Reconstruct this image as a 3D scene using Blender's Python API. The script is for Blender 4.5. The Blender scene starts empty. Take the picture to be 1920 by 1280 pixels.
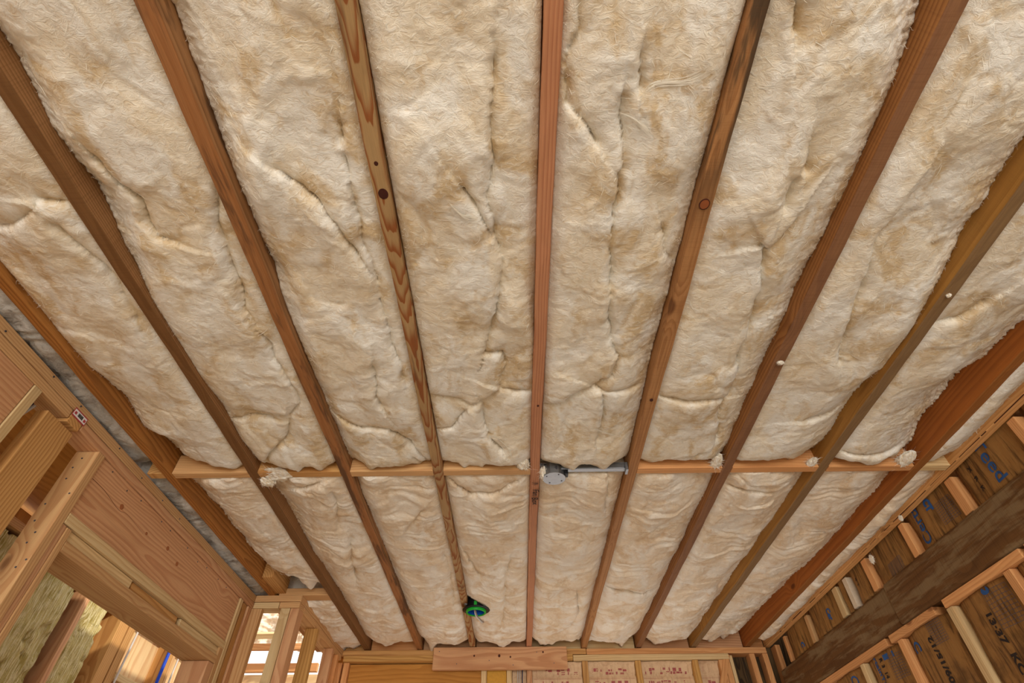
import bpy, bmesh, math, random
import numpy as np
from mathutils import Vector, Matrix
random.seed(7)
RNG = np.random.default_rng(11)
S = bpy.context.scene
COL = S.collection

# ------------------------------------------------------------------ camera
EYE = Vector((0.0, 0.0, 1.23))
cam_d = bpy.data.cameras.new('camera')
cam = bpy.data.objects.new('camera', cam_d)
COL.objects.link(cam)
FW = Vector((-0.00327544, 0.69709953, 0.71696689))
RT = Vector((0.99993184, 0.01031794, -0.00546387))
UP = Vector((0.01120648, -0.71690012, 0.69708581))
m = Matrix.Identity(4)
for i in range(3):
    m[i][0], m[i][1], m[i][2], m[i][3] = RT[i], UP[i], -FW[i], EYE[i]
cam.matrix_world = m
cam_d.sensor_width = 36.0
cam_d.lens = 992.58 / 1920.0 * 36.0
cam_d.clip_start = 0.02
S.camera = cam

# ------------------------------------------------------------------ light
world = bpy.data.worlds.new('daylight')
S.world = world
world.use_nodes = True
bg = world.node_tree.nodes['Background']
bg.inputs[0].default_value = (1.0, 0.985, 0.96, 1)
bg.inputs[1].default_value = 1.6


def area(name, loc, aim, sx, sy, power, col):
    d = bpy.data.lights.new(name, 'AREA')
    d.shape = 'RECTANGLE'
    d.size, d.size_y, d.energy, d.color = sx, sy, power, col
    o = bpy.data.objects.new(name, d)
    COL.objects.link(o)
    o.location = loc
    o.rotation_euler = (Vector(aim) - Vector(loc)).to_track_quat('-Z', 'Y').to_euler()
    return o


# daylight through the wide opening behind the photographer and the side window
area('window_daylight_rear', (0.1, -4.9, 1.25), (0.1, 3.0, 1.9), 3.3, 2.3, 190, (1.0, 0.985, 0.96))
area('window_daylight_side', (1.78, -0.9, 1.1), (-1.5, 1.8, 2.0), 1.6, 1.5, 20, (1.0, 0.98, 0.95))
sun_d = bpy.data.lights.new('sun', 'SUN')
sun_d.energy = 3.2
sun_d.angle = 0.03
sun_d.color = (1.0, 0.9, 0.74)
sun = bpy.data.objects.new('sun', sun_d)
COL.objects.link(sun)
area('added_light_far', (0.35, 4.22, 1.15), (0.2, 2.4, 2.44), 1.8, 1.1, 17, (1.0, 0.97, 0.92))  # added lamp, no window stands there; brightens the far ceiling
sun.rotation_euler = Vector((-0.7, 0.45, -0.42)).to_track_quat('-Z', 'Y').to_euler()

vs = S.view_settings
vs.view_transform = 'Standard'
vs.look = 'None'
vs.gamma = 1.0
vs.use_curve_mapping = False
vs.exposure = -0.14
S.cycles.max_bounces = 6
S.cycles.diffuse_bounces = 4
S.cycles.glossy_bounces = 2


# ------------------------------------------------------------------ helpers
def lin(r, g, b):
    f = lambda c: (c / 255 / 12.92) if c / 255 <= 0.04045 else ((c / 255 + 0.055) / 1.055) ** 2.4
    return (f(r), f(g), f(b), 1.0)


class NT:
    """tiny node builder"""
    def __init__(self, name, rough=0.8, spec=0.2):
        self.mat = bpy.data.materials.new(name)
        self.mat.use_nodes = True
        self.t = self.mat.node_tree
        self.b = self.t.nodes['Principled BSDF']
        self.b.inputs['Roughness'].default_value = rough
        self.b.inputs['Specular IOR Level'].default_value = spec

    def new(self, kind, **kw):
        n = self.t.nodes.new(kind)
        for k, v in kw.items():
            setattr(n, k, v)
        return n

    def put(self, sock, v):
        if v is None:
            return
        if hasattr(v, 'is_linked') or hasattr(v, 'links'):
            self.t.links.new(v, sock)
        else:
            sock.default_value = v

    def math(self, op, a, b=None, c=None, clamp=False):
        n = self.new('ShaderNodeMath', operation=op, use_clamp=clamp)
        for i, v in enumerate((a, b, c)):
            self.put(n.inputs[i], v)
        return n.outputs[0]

    def vmath(self, op, a, b=None):
        n = self.new('ShaderNodeVectorMath', operation=op)
        self.put(n.inputs[0], a)
        self.put(n.inputs[1], b)
        return n.outputs[1] if op in ('LENGTH', 'DOT_PRODUCT', 'DISTANCE') else n.outputs[0]

    def obj(self):
        return self.new('ShaderNodeTexCoord').outputs['Object']

    def rand(self):
        return self.new('ShaderNodeObjectInfo').outputs['Random']

    def sep(self, v):
        n = self.new('ShaderNodeSeparateXYZ')
        self.put(n.inputs[0], v)
        return n.outputs

    def comb(self, x=0.0, y=0.0, z=0.0):
        n = self.new('ShaderNodeCombineXYZ')
        for i, v in enumerate((x, y, z)):
            self.put(n.inputs[i], v)
        return n.outputs[0]

    def noise(self, vec, scale=5.0, detail=3.0, rough=0.55, dist=0.0, out=0):
        n = self.new('ShaderNodeTexNoise')
        self.put(n.inputs['Vector'], vec)
        n.inputs['Scale'].default_value = scale
        n.inputs['Detail'].default_value = detail
        n.inputs['Roughness'].default_value = rough
        n.inputs['Distortion'].default_value = dist
        return n.outputs[out]

    def vor(self, vec, scale=1.0, feature='F1'):
        n = self.new('ShaderNodeTexVoronoi', feature=feature)
        self.put(n.inputs['Vector'], vec)
        n.inputs['Scale'].default_value = scale
        return n

    def step(self, v, lo, hi, a=0.0, b=1.0):
        n = self.new('ShaderNodeMapRange', interpolation_type='SMOOTHSTEP')
        self.put(n.inputs[0], v)
        for i, q in enumerate((lo, hi, a, b)):
            n.inputs[i + 1].default_value = q
        return n.outputs[0]

    def mix(self, f, a, b, mode='MIX'):
        n = self.new('ShaderNodeMix', data_type='RGBA', blend_type=mode)
        self.put(n.inputs[0], f)
        self.put(n.inputs[6], a)
        self.put(n.inputs[7], b)
        return n.outputs[2]

    def bump(self, h, strength, dist):
        n = self.new('ShaderNodeBump')
        n.inputs['Strength'].default_value = strength
        n.inputs['Distance'].default_value = dist
        self.put(n.inputs['Height'], h)
        self.t.links.new(n.outputs[0], self.b.inputs['Normal'])

    def color(self, c):
        self.put(self.b.inputs['Base Color'], c)
        return self.mat


def wood(name, light, dark, freq=95.0, warp=0.035, contrast=0.8, stain=None, stain_amt=0.0,
         knots=0.6, saw=0.0, rough=0.7, figure=0.0, figx=26.0, under=None, arc=0.0, stain_y=None):
    """lumber whose length runs along local Y: growth rings, pores, knots, stains"""
    t = NT(name, rough, 0.25)
    o = t.obj()
    r = t.rand()
    s = t.sep(o)
    x, y, z = s[0], s[1], s[2]
    yy = t.math('ADD', y, t.math('MULTIPLY', r, 57.0))
    low = t.noise(t.comb(t.math('MULTIPLY', x, 5.0), t.math('MULTIPLY', yy, 1.1), t.math('MULTIPLY', z, 5.0)), 1.0, 2.0, 0.5)
    mid = t.noise(t.comb(t.math('MULTIPLY', x, figx), t.math('MULTIPLY', yy, 4.5), t.math('MULTIPLY', z, figx)), 1.0, 2.0, 0.5)
    kv = t.vor(t.comb(t.math('MULTIPLY', x, 7.0), t.math('MULTIPLY', yy, 3.1), t.math('MULTIPLY', z, 7.0)), 1.0)
    kd = kv.outputs['Distance']
    ksel = t.step(t.sep(kv.outputs['Color'])[0], 1.0 - knots, 1.02 - knots)
    cx = t.math('MULTIPLY', t.math('SUBTRACT', r, 0.5), 0.16)
    cz = t.math('ADD', 0.03, t.math('MULTIPLY', t.math('FRACT', t.math('MULTIPLY', r, 17.3)), 0.11))
    rad = t.vmath('LENGTH', t.comb(t.math('ADD', x, cx), 0.0, t.math('ADD', z, cz)))
    rad = t.math('ADD', rad, t.math('MULTIPLY', low, warp * 2.2))
    rad = t.math('ADD', rad, t.math('MULTIPLY', mid, 0.004 + figure * 0.03))
    kb = t.math('MULTIPLY', t.step(kd, 0.42, 0.0), ksel)
    rad = t.math('ADD', rad, t.math('MULTIPLY', kb, 0.03))
    ph = t.math('MULTIPLY', rad, freq)
    if arc:     # flat-sawn cathedral figure: parabolic bands along the face
        ph = t.math('ADD', t.math('MULTIPLY', yy, arc), t.math('ADD', t.math('MULTIPLY', t.math('MULTIPLY', x, x), 1500.0), t.math('MULTIPLY', low, 13.0)))
        ph = t.math('ADD', ph, t.math('ADD', t.math('MULTIPLY', mid, 3.2), t.math('MULTIPLY', kb, 4.0)))
    ring = t.math('FRACT', ph)
    late = t.math('MULTIPLY', t.step(ring, 0.25, 0.86), t.step(ring, 1.0, 0.93))
    pore = t.noise(t.comb(t.math('MULTIPLY', x, 420.0), t.math('MULTIPLY', yy, 9.0), t.math('MULTIPLY', z, 420.0)), 1.0, 2.0, 0.6)
    c = t.mix(t.math('MULTIPLY', late, contrast), light, dark)
    tint = t.noise(t.comb(t.math('MULTIPLY', x, 9.0), t.math('MULTIPLY', yy, 1.7), t.math('MULTIPLY', z, 9.0)), 1.0, 3.0, 0.6)
    c = t.mix(t.step(tint, 0.35, 0.72, 0.0, 0.45), c, t.mix(1.0, c, (0.80, 0.72, 0.62, 1), 'MULTIPLY'))
    c = t.mix(1.0, c, t.comb(*[t.math('ADD', 0.78, t.math('MULTIPLY', pore, 0.42))] * 3), 'MULTIPLY')
    bri = t.math('ADD', 0.9, t.math('MULTIPLY', t.math('FRACT', t.math('MULTIPLY', r, 7.77)), 0.2))
    c = t.mix(1.0, c, t.comb(bri, bri, bri), 'MULTIPLY')
    core = t.math('MULTIPLY', t.step(kd, 0.13, 0.07), ksel)
    c = t.mix(t.math('MULTIPLY', core, 0.75), c, (dark[0] * 0.35, dark[1] * 0.28, dark[2] * 0.25, 1))
    if under:
        c = t.mix(t.step(z, -0.0865, -0.0895, 0.0, 0.72), c, t.mix(1.0, under, t.comb(*[t.math('ADD', 0.7, t.math('MULTIPLY', pore, 0.6))] * 3), 'MULTIPLY'))
    if stain:
        sn = t.noise(t.comb(t.math('MULTIPLY', x, 22.0), t.math('MULTIPLY', yy, 2.6), t.math('MULTIPLY', z, 22.0)), 1.0, 4.0, 0.65, 0.4)
        sm = t.math('MULTIPLY', t.step(sn, 0.62 - stain_amt * 0.3, 0.78 - stain_amt * 0.3), 0.85)
        if stain_y:
            sm = t.math('MULTIPLY', sm, t.step(y, stain_y[1], stain_y[0]))
        c = t.mix(sm, c, stain)
    c = t.mix(1.0, c, (0.965, 1.035, 1.03, 1), 'MULTIPLY')
    h = pore
    if saw > 0:
        sw = t.noise(t.comb(t.math('MULTIPLY', x, 8.0), t.math('MULTIPLY', yy, 260.0), t.math('MULTIPLY', z, 8.0)), 1.0, 2.0, 0.5)
        c = t.mix(t.math('MULTIPLY', t.step(sw, 0.5, 0.66), 0.3 * saw), c, (dark[0] * 0.5, dark[1] * 0.5, dark[2] * 0.5, 1))
    t.bump(h, 0.35, 0.0012)
    return t.color(c)


def plain(name, col, rough=0.6, metal=0.0, spec=0.3):
    t = NT(name, rough, spec)
    n = t.noise(t.obj(), 60.0, 3.0)
    c = t.mix(1.0, col, t.comb(*[t.math('ADD', 0.85, t.math('MULTIPLY', n, 0.3))] * 3), 'MULTIPLY')
    t.b.inputs['Metallic'].default_value = metal
    t.bump(n, 0.12, 0.001)
    return t.color(c)


def wool(name, white, cream, tan, bump=0.7):
    """glass-wool: mottling stored per vertex by the batt builder, fibre grain by one noise"""
    t = NT(name, 1.0, 0.03)
    at = t.new('ShaderNodeAttribute', attribute_name='mottle')
    m_ = t.sep(at.outputs['Vector'])
    s = t.sep(t.obj())
    f1 = t.noise(t.comb(t.math('ADD', t.math('MULTIPLY', s[0], 50.0), m_[2]), t.math('MULTIPLY', s[1], 66.0), t.math('MULTIPLY', s[2], 50.0)), 1.0, 4.0, 0.7, 1.1)
    c = t.mix(m_[0], white, cream)
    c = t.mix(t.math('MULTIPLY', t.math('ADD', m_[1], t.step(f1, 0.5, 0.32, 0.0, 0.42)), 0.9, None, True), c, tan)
    c = t.mix(t.step(f1, 0.52, 0.7, 0.0, 0.65), c, white)
    t.bump(f1, bump, 0.005)
    return t.color(c)


def link(name, me, parent=None):
    o = bpy.data.objects.new(name, me)
    COL.objects.link(o)
    if parent is not None:
        o.parent = parent
    return o


def tag(o, label=None, cat=None, group=None, kind=None):
    for k, v in (('label', label), ('category', cat), ('group', group), ('kind', kind)):
        if v:
            o[k] = v
    return o


def empty(name, loc=(0, 0, 0)):
    o = bpy.data.objects.new(name, None)
    COL.objects.link(o)
    o.location = loc
    o.empty_display_size = 0.05
    return o


def lumber(name, x, y, z, mat, parent=None, along=None, bevel=0.0025, wob=0.0, segs=1, seed=0, parloc=(0, 0, 0), tilt=None):
    """board between x=(x0,x1) y=(..) z=(..) world; local Y is its length"""
    d = [x[1] - x[0], y[1] - y[0], z[1] - z[0]]
    c = Vector(((x[0] + x[1]) / 2, (y[0] + y[1]) / 2, (z[0] + z[1]) / 2))
    if along is None:
        along = 'XYZ'[int(np.argmax(d))]
    if along == 'Y':
        w, l, h, rot = d[0], d[1], d[2], (0, 0, 0)
    elif along == 'X':
        w, l, h, rot = d[1], d[0], d[2], (0, 0, -math.pi / 2)
    else:
        w, l, h, rot = d[0], d[2], d[1], (math.pi / 2, 0, 0)
    bm = bmesh.new()
    bmesh.ops.create_cube(bm, size=1.0)
    bmesh.ops.scale(bm, vec=(w, l, h), verts=bm.verts)
    if bevel:
        bmesh.ops.bevel(bm, geom=bm.edges[:], offset=min(bevel, min(w, l, h) * 0.3), segments=2, affect='EDGES', profile=0.5)
    if segs > 1:
        es = [e for e in bm.edges if abs((e.verts[0].co - e.verts[1].co).y) > l * 0.8]
        bmesh.ops.subdivide_edges(bm, edges=es, cuts=segs - 1)
    if wob:
        rr = random.Random(seed)
        ph = [rr.uniform(0, 6.28) for _ in range(8)]
        for v in bm.verts:
            q = v.co.y
            v.co.x += wob * (math.sin(q * 1.3 + ph[0]) + 0.4 * math.sin(q * 7 + ph[1]) + 0.25 * math.sin(q * 23 + ph[2]))
            v.co.z += wob * 0.7 * (math.sin(q * 1.7 + ph[3]) + 0.3 * math.sin(q * 11 + ph[4]))
            if abs(v.co.z) > h * 0.3 and abs(v.co.x) > w * 0.25:
                v.co.z += wob * 0.35 * math.sin(q * 31 + ph[5] + v.co.x * 90)
    me = bpy.data.meshes.new(name)
    bm.to_mesh(me)
    bm.free()
    me.materials.append(mat)
    for p in me.polygons:
        p.use_smooth = False
    o = link(name, me, parent)
    o.location = c - Vector(parloc)
    o.rotation_euler = rot
    if tilt:
        o.rotation_euler = (rot[0] + tilt[0], rot[1] + tilt[1], rot[2] + tilt[2])
    return o


def np_mesh(name, verts, faces, mat, parent=None, smooth=True, quads=True):
    me = bpy.data.meshes.new(name)
    v = np.asarray(verts, np.float32)
    f = np.asarray(faces, np.int32)
    k = f.shape[1]
    me.vertices.add(len(v))
    me.vertices.foreach_set('co', v.ravel())
    me.loops.add(f.size)
    me.loops.foreach_set('vertex_index', f.ravel())
    me.polygons.add(len(f))
    me.polygons.foreach_set('loop_start', np.arange(len(f), dtype=np.int32) * k)
    me.polygons.foreach_set('use_smooth', np.full(len(f), smooth))
    me.update(calc_edges=True)
    me.validate()
    if mat:
        me.materials.append(mat)
    return link(name, me, parent)


def mottle(o, white_cream, tan, swirl):
    a = o.data.attributes.new('mottle', 'FLOAT_VECTOR', 'POINT')
    v = np.zeros((len(o.data.vertices), 3), np.float32)
    k = len(white_cream)
    v[:k, 0], v[:k, 1], v[:k, 2] = white_cream, tan, swirl
    a.data.foreach_set('vector', v.ravel())


def tube(name, pts, rad, mat, parent=None, sides=8):
    pts = [Vector(p) for p in pts]
    V, F = [], []
    for i, p in enumerate(pts):
        d = (pts[min(i + 1, len(pts) - 1)] - pts[max(i - 1, 0)]).normalized()
        a = d.orthogonal().normalized() if i == 0 else (a - d * a.dot(d)).normalized()
        b = d.cross(a)
        for k in range(sides):
            an = 2 * math.pi * k / sides
            V.append(p + (a * math.cos(an) + b * math.sin(an)) * rad)
    for i in range(len(pts) - 1):
        for k in range(sides):
            F.append((i * sides + k, i * sides + (k + 1) % sides, (i + 1) * sides + (k + 1) % sides, (i + 1) * sides + k))
    o = np_mesh(name, [tuple(v) for v in V], F, mat, parent)
    bm = bmesh.new()
    bm.from_mesh(o.data)
    bmesh.ops.holes_fill(bm, edges=[e for e in bm.edges if e.is_boundary])
    bm.to_mesh(o.data)
    bm.free()
    return o


def smooth_path(pts, n=6):
    out = []
    P = [Vector(p) for p in pts]
    P = [P[0] * 2 - P[1]] + P + [P[-1] * 2 - P[-2]]
    for i in range(1, len(P) - 2):
        for k in range(n):
            t = k / n
            a, b, c, d = P[i - 1:i + 3]
            out.append(0.5 * ((2 * b) + (c - a) * t + (2 * a - 5 * b + 4 * c - d) * t * t + (3 * b - a - 3 * c + d) * t ** 3))
    out.append(P[-2])
    return out


def lathe(name, prof, loc, mat, parent=None, sides=40, smooth=True):
    V, F = [], []
    for (r, z) in prof:
        for k in range(sides):
            a = 2 * math.pi * k / sides
            V.append((r * math.cos(a), r * math.sin(a), z))
    for i in range(len(prof) - 1):
        for k in range(sides):
            F.append((i * sides + k, i * sides + (k + 1) % sides, (i + 1) * sides + (k + 1) % sides, (i + 1) * sides + k))
    o = np_mesh(name, V, F, mat, parent, smooth)
    o.location = loc
    return o


# numpy gradient noise -----------------------------------------------------
_P = np.random.default_rng(3).permutation(512).astype(np.int64)
_P = np.concatenate([_P, _P, _P])
_A = np.random.default_rng(4).uniform(0, 2 * np.pi, 512)
_GX, _GY = np.cos(_A), np.sin(_A)


def gn(x, y):
    xi, yi = np.floor(x).astype(np.int64), np.floor(y).astype(np.int64)
    xf, yf = x - xi, y - yi
    u, v = xf ** 3 * (xf * (xf * 6 - 15) + 10), yf ** 3 * (yf * (yf * 6 - 15) + 10)

    def g(i, j):
        h = _P[(_P[(xi + i) & 511] + yi + j) & 511]
        return _GX[h] * (xf - i) + _GY[h] * (yf - j)
    a = g(0, 0) * (1 - u) + g(1, 0) * u
    b = g(0, 1) * (1 - u) + g(1, 1) * u
    return (a * (1 - v) + b * v) * 1.5


def fbm(x, y, o=4, g=0.5):
    s, a = 0.0, 1.0
    for k in range(o):
        s = s + a * gn(x * 2 ** k + 17.3 * k, y * 2 ** k - 9.1 * k)
        a *= g
    return s

# ------------------------------------------------------------------ materials
FIR = wood('fir_clean', lin(216, 168, 118), lin(184, 124, 76), 110, 0.02, 0.55, knots=0.35)
FIR_PALE = wood('fir_pale', lin(228, 194, 146), lin(200, 152, 102), 95, 0.02, 0.5, knots=0.3)
FIR_PINK = wood('fir_pink', lin(218, 164, 122), lin(188, 124, 84), 80, 0.05, 0.6, knots=0.5)
FIR_ORANGE = wood('fir_orange', lin(230, 166, 110), lin(202, 128, 76), 110, 0.02, 0.5, knots=0.35)
FIR_WARM = wood('fir_warm', lin(212, 158, 98), lin(172, 112, 58), 85, 0.03, 0.65, knots=0.6)
PINE_STUD = wood('stud_golden', lin(218, 166, 98), lin(180, 120, 60), 80, 0.035, 0.65, knots=0.5)
JM = [
    wood('joist_swirl', lin(188, 124, 62), lin(140, 84, 36), 70, 0.04, 0.7, knots=0.7, figure=0.35),
    wood('joist_umber', lin(172, 122, 78), lin(134, 88, 50), 110, 0.02, 0.7, knots=0.3, saw=0.6, under=lin(112, 74, 40)),
    wood('joist_rust', lin(172, 122, 80), lin(128, 84, 48), 60, 0.03, 0.7, stain=lin(92, 62, 42), stain_amt=0.45, knots=0.5, figure=0.5, under=lin(164, 104, 60)),
    wood('joist_ringed', lin(180, 142, 98), lin(146, 78, 34), 62, 0.05, 0.9, stain=lin(104, 76, 52), stain_amt=0.15, knots=0.75, arc=7.0),
    wood('joist_salmon', lin(196, 134, 98), lin(166, 102, 72), 130, 0.012, 0.6, knots=0.15),
    wood('joist_stained', lin(188, 132, 84), lin(154, 98, 56), 100, 0.02, 0.55, stain=lin(54, 46, 36), stain_amt=0.75, knots=0.4, saw=0.4, stain_y=(-1.25, -0.8)),
    wood('joist_redbrown', lin(178, 118, 66), lin(134, 80, 42), 75, 0.03, 0.7, knots=0.4, saw=0.5, under=lin(134, 94, 70)),
    wood('joist_grey', lin(182, 128, 62), lin(146, 96, 42), 90, 0.015, 0.5, knots=0.3, saw=0.2, under=lin(128, 104, 80)),
    wood('joist_amber', lin(172, 98, 40), lin(136, 72, 26), 70, 0.02, 0.5, knots=0.3, under=lin(150, 96, 48)),
    wood('joist_rim', lin(222, 164, 106), lin(190, 124, 70), 90, 0.02, 0.5, knots=0.3),
]
OLD = wood('old_beam', lin(112, 74, 38), lin(78, 48, 22), 40, 0.03, 0.4, stain=lin(136, 108, 76), stain_amt=0.6, knots=0.4, saw=0.7, rough=0.85)
OLD_PLANK = wood('old_plank', lin(96, 72, 46), lin(50, 36, 22), 140, 0.02, 0.9, stain=lin(60, 46, 28), stain_amt=0.4, knots=0.2, rough=0.9)
PLY = wood('plywood', lin(204, 140, 66), lin(170, 104, 40), 26, 0.11, 0.45, knots=0.55, figure=0.25)
PLY_PALE = wood('plywood_pale', lin(232, 196, 150), lin(206, 150, 104), 24, 0.12, 0.6, knots=0.5, figure=0.2)
WHITE_PAINT = plain('painted_white_wood', lin(216, 200, 176), 0.7)
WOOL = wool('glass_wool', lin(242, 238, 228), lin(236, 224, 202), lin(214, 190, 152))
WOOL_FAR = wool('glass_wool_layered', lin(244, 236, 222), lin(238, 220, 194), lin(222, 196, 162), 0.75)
WOOL_GREY = wool('glass_wool_shaded', lin(206, 204, 198), lin(180, 176, 168), lin(130, 122, 112))  # shadow of the wall gap is put into this grey wool colour
STRAND = plain('glass_strand', lin(252, 246, 232), 1.0)
GALV = plain('galvanised_steel', lin(138, 140, 143), 0.42, 0.85)
BLACK = plain('black_steel', lin(26, 26, 28), 0.45, 0.4)
GREEN = plain('green_plastic', lin(30, 170, 50), 0.4)
BLUE_IN = plain('blue_plastic', lin(24, 90, 190), 0.4)
BLUE_PIPE = plain('blue_tubing', lin(20, 70, 200), 0.4)
CABLE = plain('cable_sheath', lin(206, 200, 194), 0.5)
CABLE_DARK = plain('cable_dark', lin(46, 54, 84), 0.5)
COPPER = plain('cable_grey', lin(150, 134, 122), 0.5)
INK = plain('black_marker', lin(40, 30, 26), 0.8)
INK_BLUE = plain('blue_print', lin(44, 84, 140), 0.8)
INK_RED = plain('red_print', lin(168, 64, 76), 0.8)
LABEL_W = plain('label_white', lin(236, 232, 230), 0.6)
LABEL_R = plain('label_red', lin(178, 66, 70), 0.6)
STEEL_NAIL = plain('nail_steel', lin(96, 96, 104), 0.4, 0.8)
FOAM = plain('yellow_foam', lin(214, 160, 62), 0.7)
RUST = plain('dark_red_stain', lin(112, 34, 22), 0.7)


def kraft_mat(name, light, dark, amount):
    t = NT(name, 0.75, 0.2)
    o = t.obj()
    s = t.sep(o)
    r = t.math('MULTIPLY', t.rand(), 40.0)
    n = t.noise(t.comb(t.math('ADD', t.math('MULTIPLY', s[1], 55.0), r), t.math('MULTIPLY', s[2], 4.0), t.math('MULTIPLY', s[0], 55.0)), 1.0, 5.0, 0.65, 0.3)
    b = t.noise(o, 9.0, 4.0, 0.6)
    c = t.mix(t.step(n, 0.45, 0.68, 0.0, amount), light, dark)
    c = t.mix(t.step(b, 0.45, 0.75, 0.0, amount * 0.8), c, dark)
    t.bump(t.math('ADD', n, t.noise(o, 30.0, 4.0)), 0.6, 0.006)
    return t.color(c)


KRAFT = kraft_mat('brown_kraft', lin(152, 110, 60), lin(84, 56, 26), 0.95)
KRAFT_PINK = kraft_mat('pale_kraft', lin(226, 194, 156), lin(196, 156, 120), 0.6)


def mineral_mat():
    t = NT('mineral_wool', 1.0, 0.05)
    o = t.obj()
    s = t.sep(o)
    st = t.noise(t.comb(t.math('MULTIPLY', s[0], 20.0), t.math('MULTIPLY', s[1], 150.0), t.math('MULTIPLY', s[2], 14.0)), 1.0, 3.0, 0.6, 0.3)
    b = t.noise(o, 11.0, 5.0, 0.65, 0.6)
    c = t.mix(t.step(b, 0.35, 0.65), lin(206, 188, 124), lin(168, 150, 84))
    c = t.mix(t.step(st, 0.42, 0.62), c, lin(226, 214, 168))
    t.bump(t.math('ADD', st, t.math('MULTIPLY', b, 1.5)), 0.9, 0.012)
    return t.color(c)


MINERAL = mineral_mat()

# ------------------------------------------------------------------ setting
E0 = 1.23            # eye height: fitted heights below are relative to the eye
ZJ = 2.44            # underside of the joists


def rel(a, b):
    return (a + E0, b + E0)


def subfloor(t_name):
    return wood(t_name, lin(212, 202, 186), lin(186, 174, 156), 22, 0.12, 0.6, knots=0.4, figure=0.2)


FLOOR_M = subfloor('subfloor_plywood')
fl = empty('floor')
tag(fl, 'dusty grey plywood subfloor sheets', None, None, 'structure')
for i in range(-3, 3):
    for j in range(-2, 5):
        lumber('plywood_sheet', (i * 1.22 + 0.002, i * 1.22 + 1.218), (j * 2.44 + 0.002 - 3, j * 2.44 + 2.438 - 3), (-0.02, 0.0), FLOOR_M, fl, 'Y', 0.001)

ce = empty('ceiling')
tag(ce, 'roof deck sheets above the joists', None, None, 'structure')
for i in range(0, 3):
    for j in range(-2, 2):  # rearmost row is unseen, added to block sky light
        lumber('deck_sheet', (i * 1.22 - 1.74, i * 1.22 - 0.525), (j * 2.44 - 0.4, j * 2.44 + 2.035), (2.626, 2.644), PLY, ce, 'Y', 0.001)

BLOCK_PALE = plain('pale_block_panel', lin(214, 208, 198), 0.8)  # pale surface of the added, unseen side panels
lumber('deck_sheet', (-2.62, -1.745), (-1.2, 1.1), (2.626, 2.644), PLY, ce, 'Y', 0.001)
lumber('deck_sheet', (-2.62, -1.745), (1.104, 2.75), (2.626, 2.644), PLY, ce, 'Y', 0.001)

# back wall ----------------------------------------------------------------
WB = empty('wall_back')
tag(WB, 'stud wall at the far end', None, None, 'structure')
YB = 4.30
lumber('top_plate', (-1.272, 0.50), (YB, YB + 0.14), rel(1.169, 1.206), FIR_WARM, WB)
lumber('top_plate', (0.503, 1.807), (YB, YB + 0.14), rel(1.166, 1.204), FIR_ORANGE, WB)
lumber('top_plate', (-1.255, 0.40), (YB - 0.012, YB + 0.14), rel(1.13, 1.167), PINE_STUD, WB)
lumber('top_plate', (0.403, 1.523), (YB - 0.004, YB + 0.14), rel(1.128, 1.164), FIR_PALE, WB)
for (a, b, mt, top) in ((-1.249, -1.211, FIR_ORANGE, 1.129), (-1.30, -1.262, FIR_ORANGE, 1.129), (-0.257, -0.219, FIR_PALE, 1.129), (-0.076, -0.04, FIR_PALE, 1.129),
                        (0.066, 0.104, FIR_PINK, 1.129), (0.465, 0.505, FIR_WARM, 1.127), (0.846, 0.886, PINE_STUD, 1.127),
                        (1.257, 1.297, PINE_STUD, 1.127), (1.446, 1.484, FIR_ORANGE, 1.127), (1.486, 1.524, FIR_ORANGE, 1.127),
                        (1.527, 1.55, FIR_PALE, 1.155), (1.677, 1.715, FIR_ORANGE, 1.165), (1.772, 1.81, FIR_ORANGE, 1.165),
                        (1.881, 1.917, FIR_ORANGE, 1.22)):
    lumber('stud', (a, b), (YB + 0.006, YB + 0.094), (0.04, top + E0), mt, WB, 'Z')
lumber('bottom_plate', (-1.3, 1.92), (YB, YB + 0.09), (0.0, 0.038), FIR, WB)
lumber('brace', (1.36, 1.40), (YB - 0.002, YB + 0.022), (1.75, 2.42), FIR_ORANGE, WB, 'Z', tilt=(0, math.radians(24), 0))
lumber('plywood_panel', (-1.208, -0.259), (YB + 0.04, YB + 0.055), (0.1, 2.354), PLY, WB, 'X', 0.001)
for k in range(9):
    a = 1.535 + k * 0.062
    lumber('old_plank', (a, a + 0.058), (YB + 0.10, YB + 0.122), (0.04, 2.60), OLD_PLANK, WB, 'Z', 0.002)
lumber('sheathing', (-1.35, 1.53), (YB + 0.142, YB + 0.16), (0.0, 2.62), PLY, WB, 'X', 0.001)

# rim blocks between the joists, standing on the back plates
JX = [(-1.477, -1.439), (-1.119, -1.080), (-0.733, -0.693), (-0.343, -0.303), (0.065, 0.104),
      (0.471, 0.511), (0.867, 0.906), (1.268, 1.308), (1.664, 1.704), (1.815, 1.853)]
rim_m = [FIR_WARM, FIR_ORANGE, FIR_PINK, FIR_PINK, FIR_PALE, FIR_PALE, FIR_PINK, FIR_PINK, FIR_ORANGE]
rim_words = ['by the closet corner', 'under a torn batt edge', 'left of the ringed-grain joist', 'behind the nailed board, left half',
             'behind the nailed board, right half', 'above the first pink-printed bay', 'above the second pink-printed bay', 'above the old planks', 'in the far right corner']
for i in range(9):
    a, b = JX[i][1] + 0.001, JX[i + 1][0] - 0.001
    o = lumber('rim_block', (a, b), (4.345, 4.383), (ZJ + 0.003, ZJ + 0.18), rim_m[i], None, 'X')
    tag(o, 'orange wooden rim block on the back plate ' + rim_words[i], 'block', 'rim blocks on the back wall')

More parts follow.
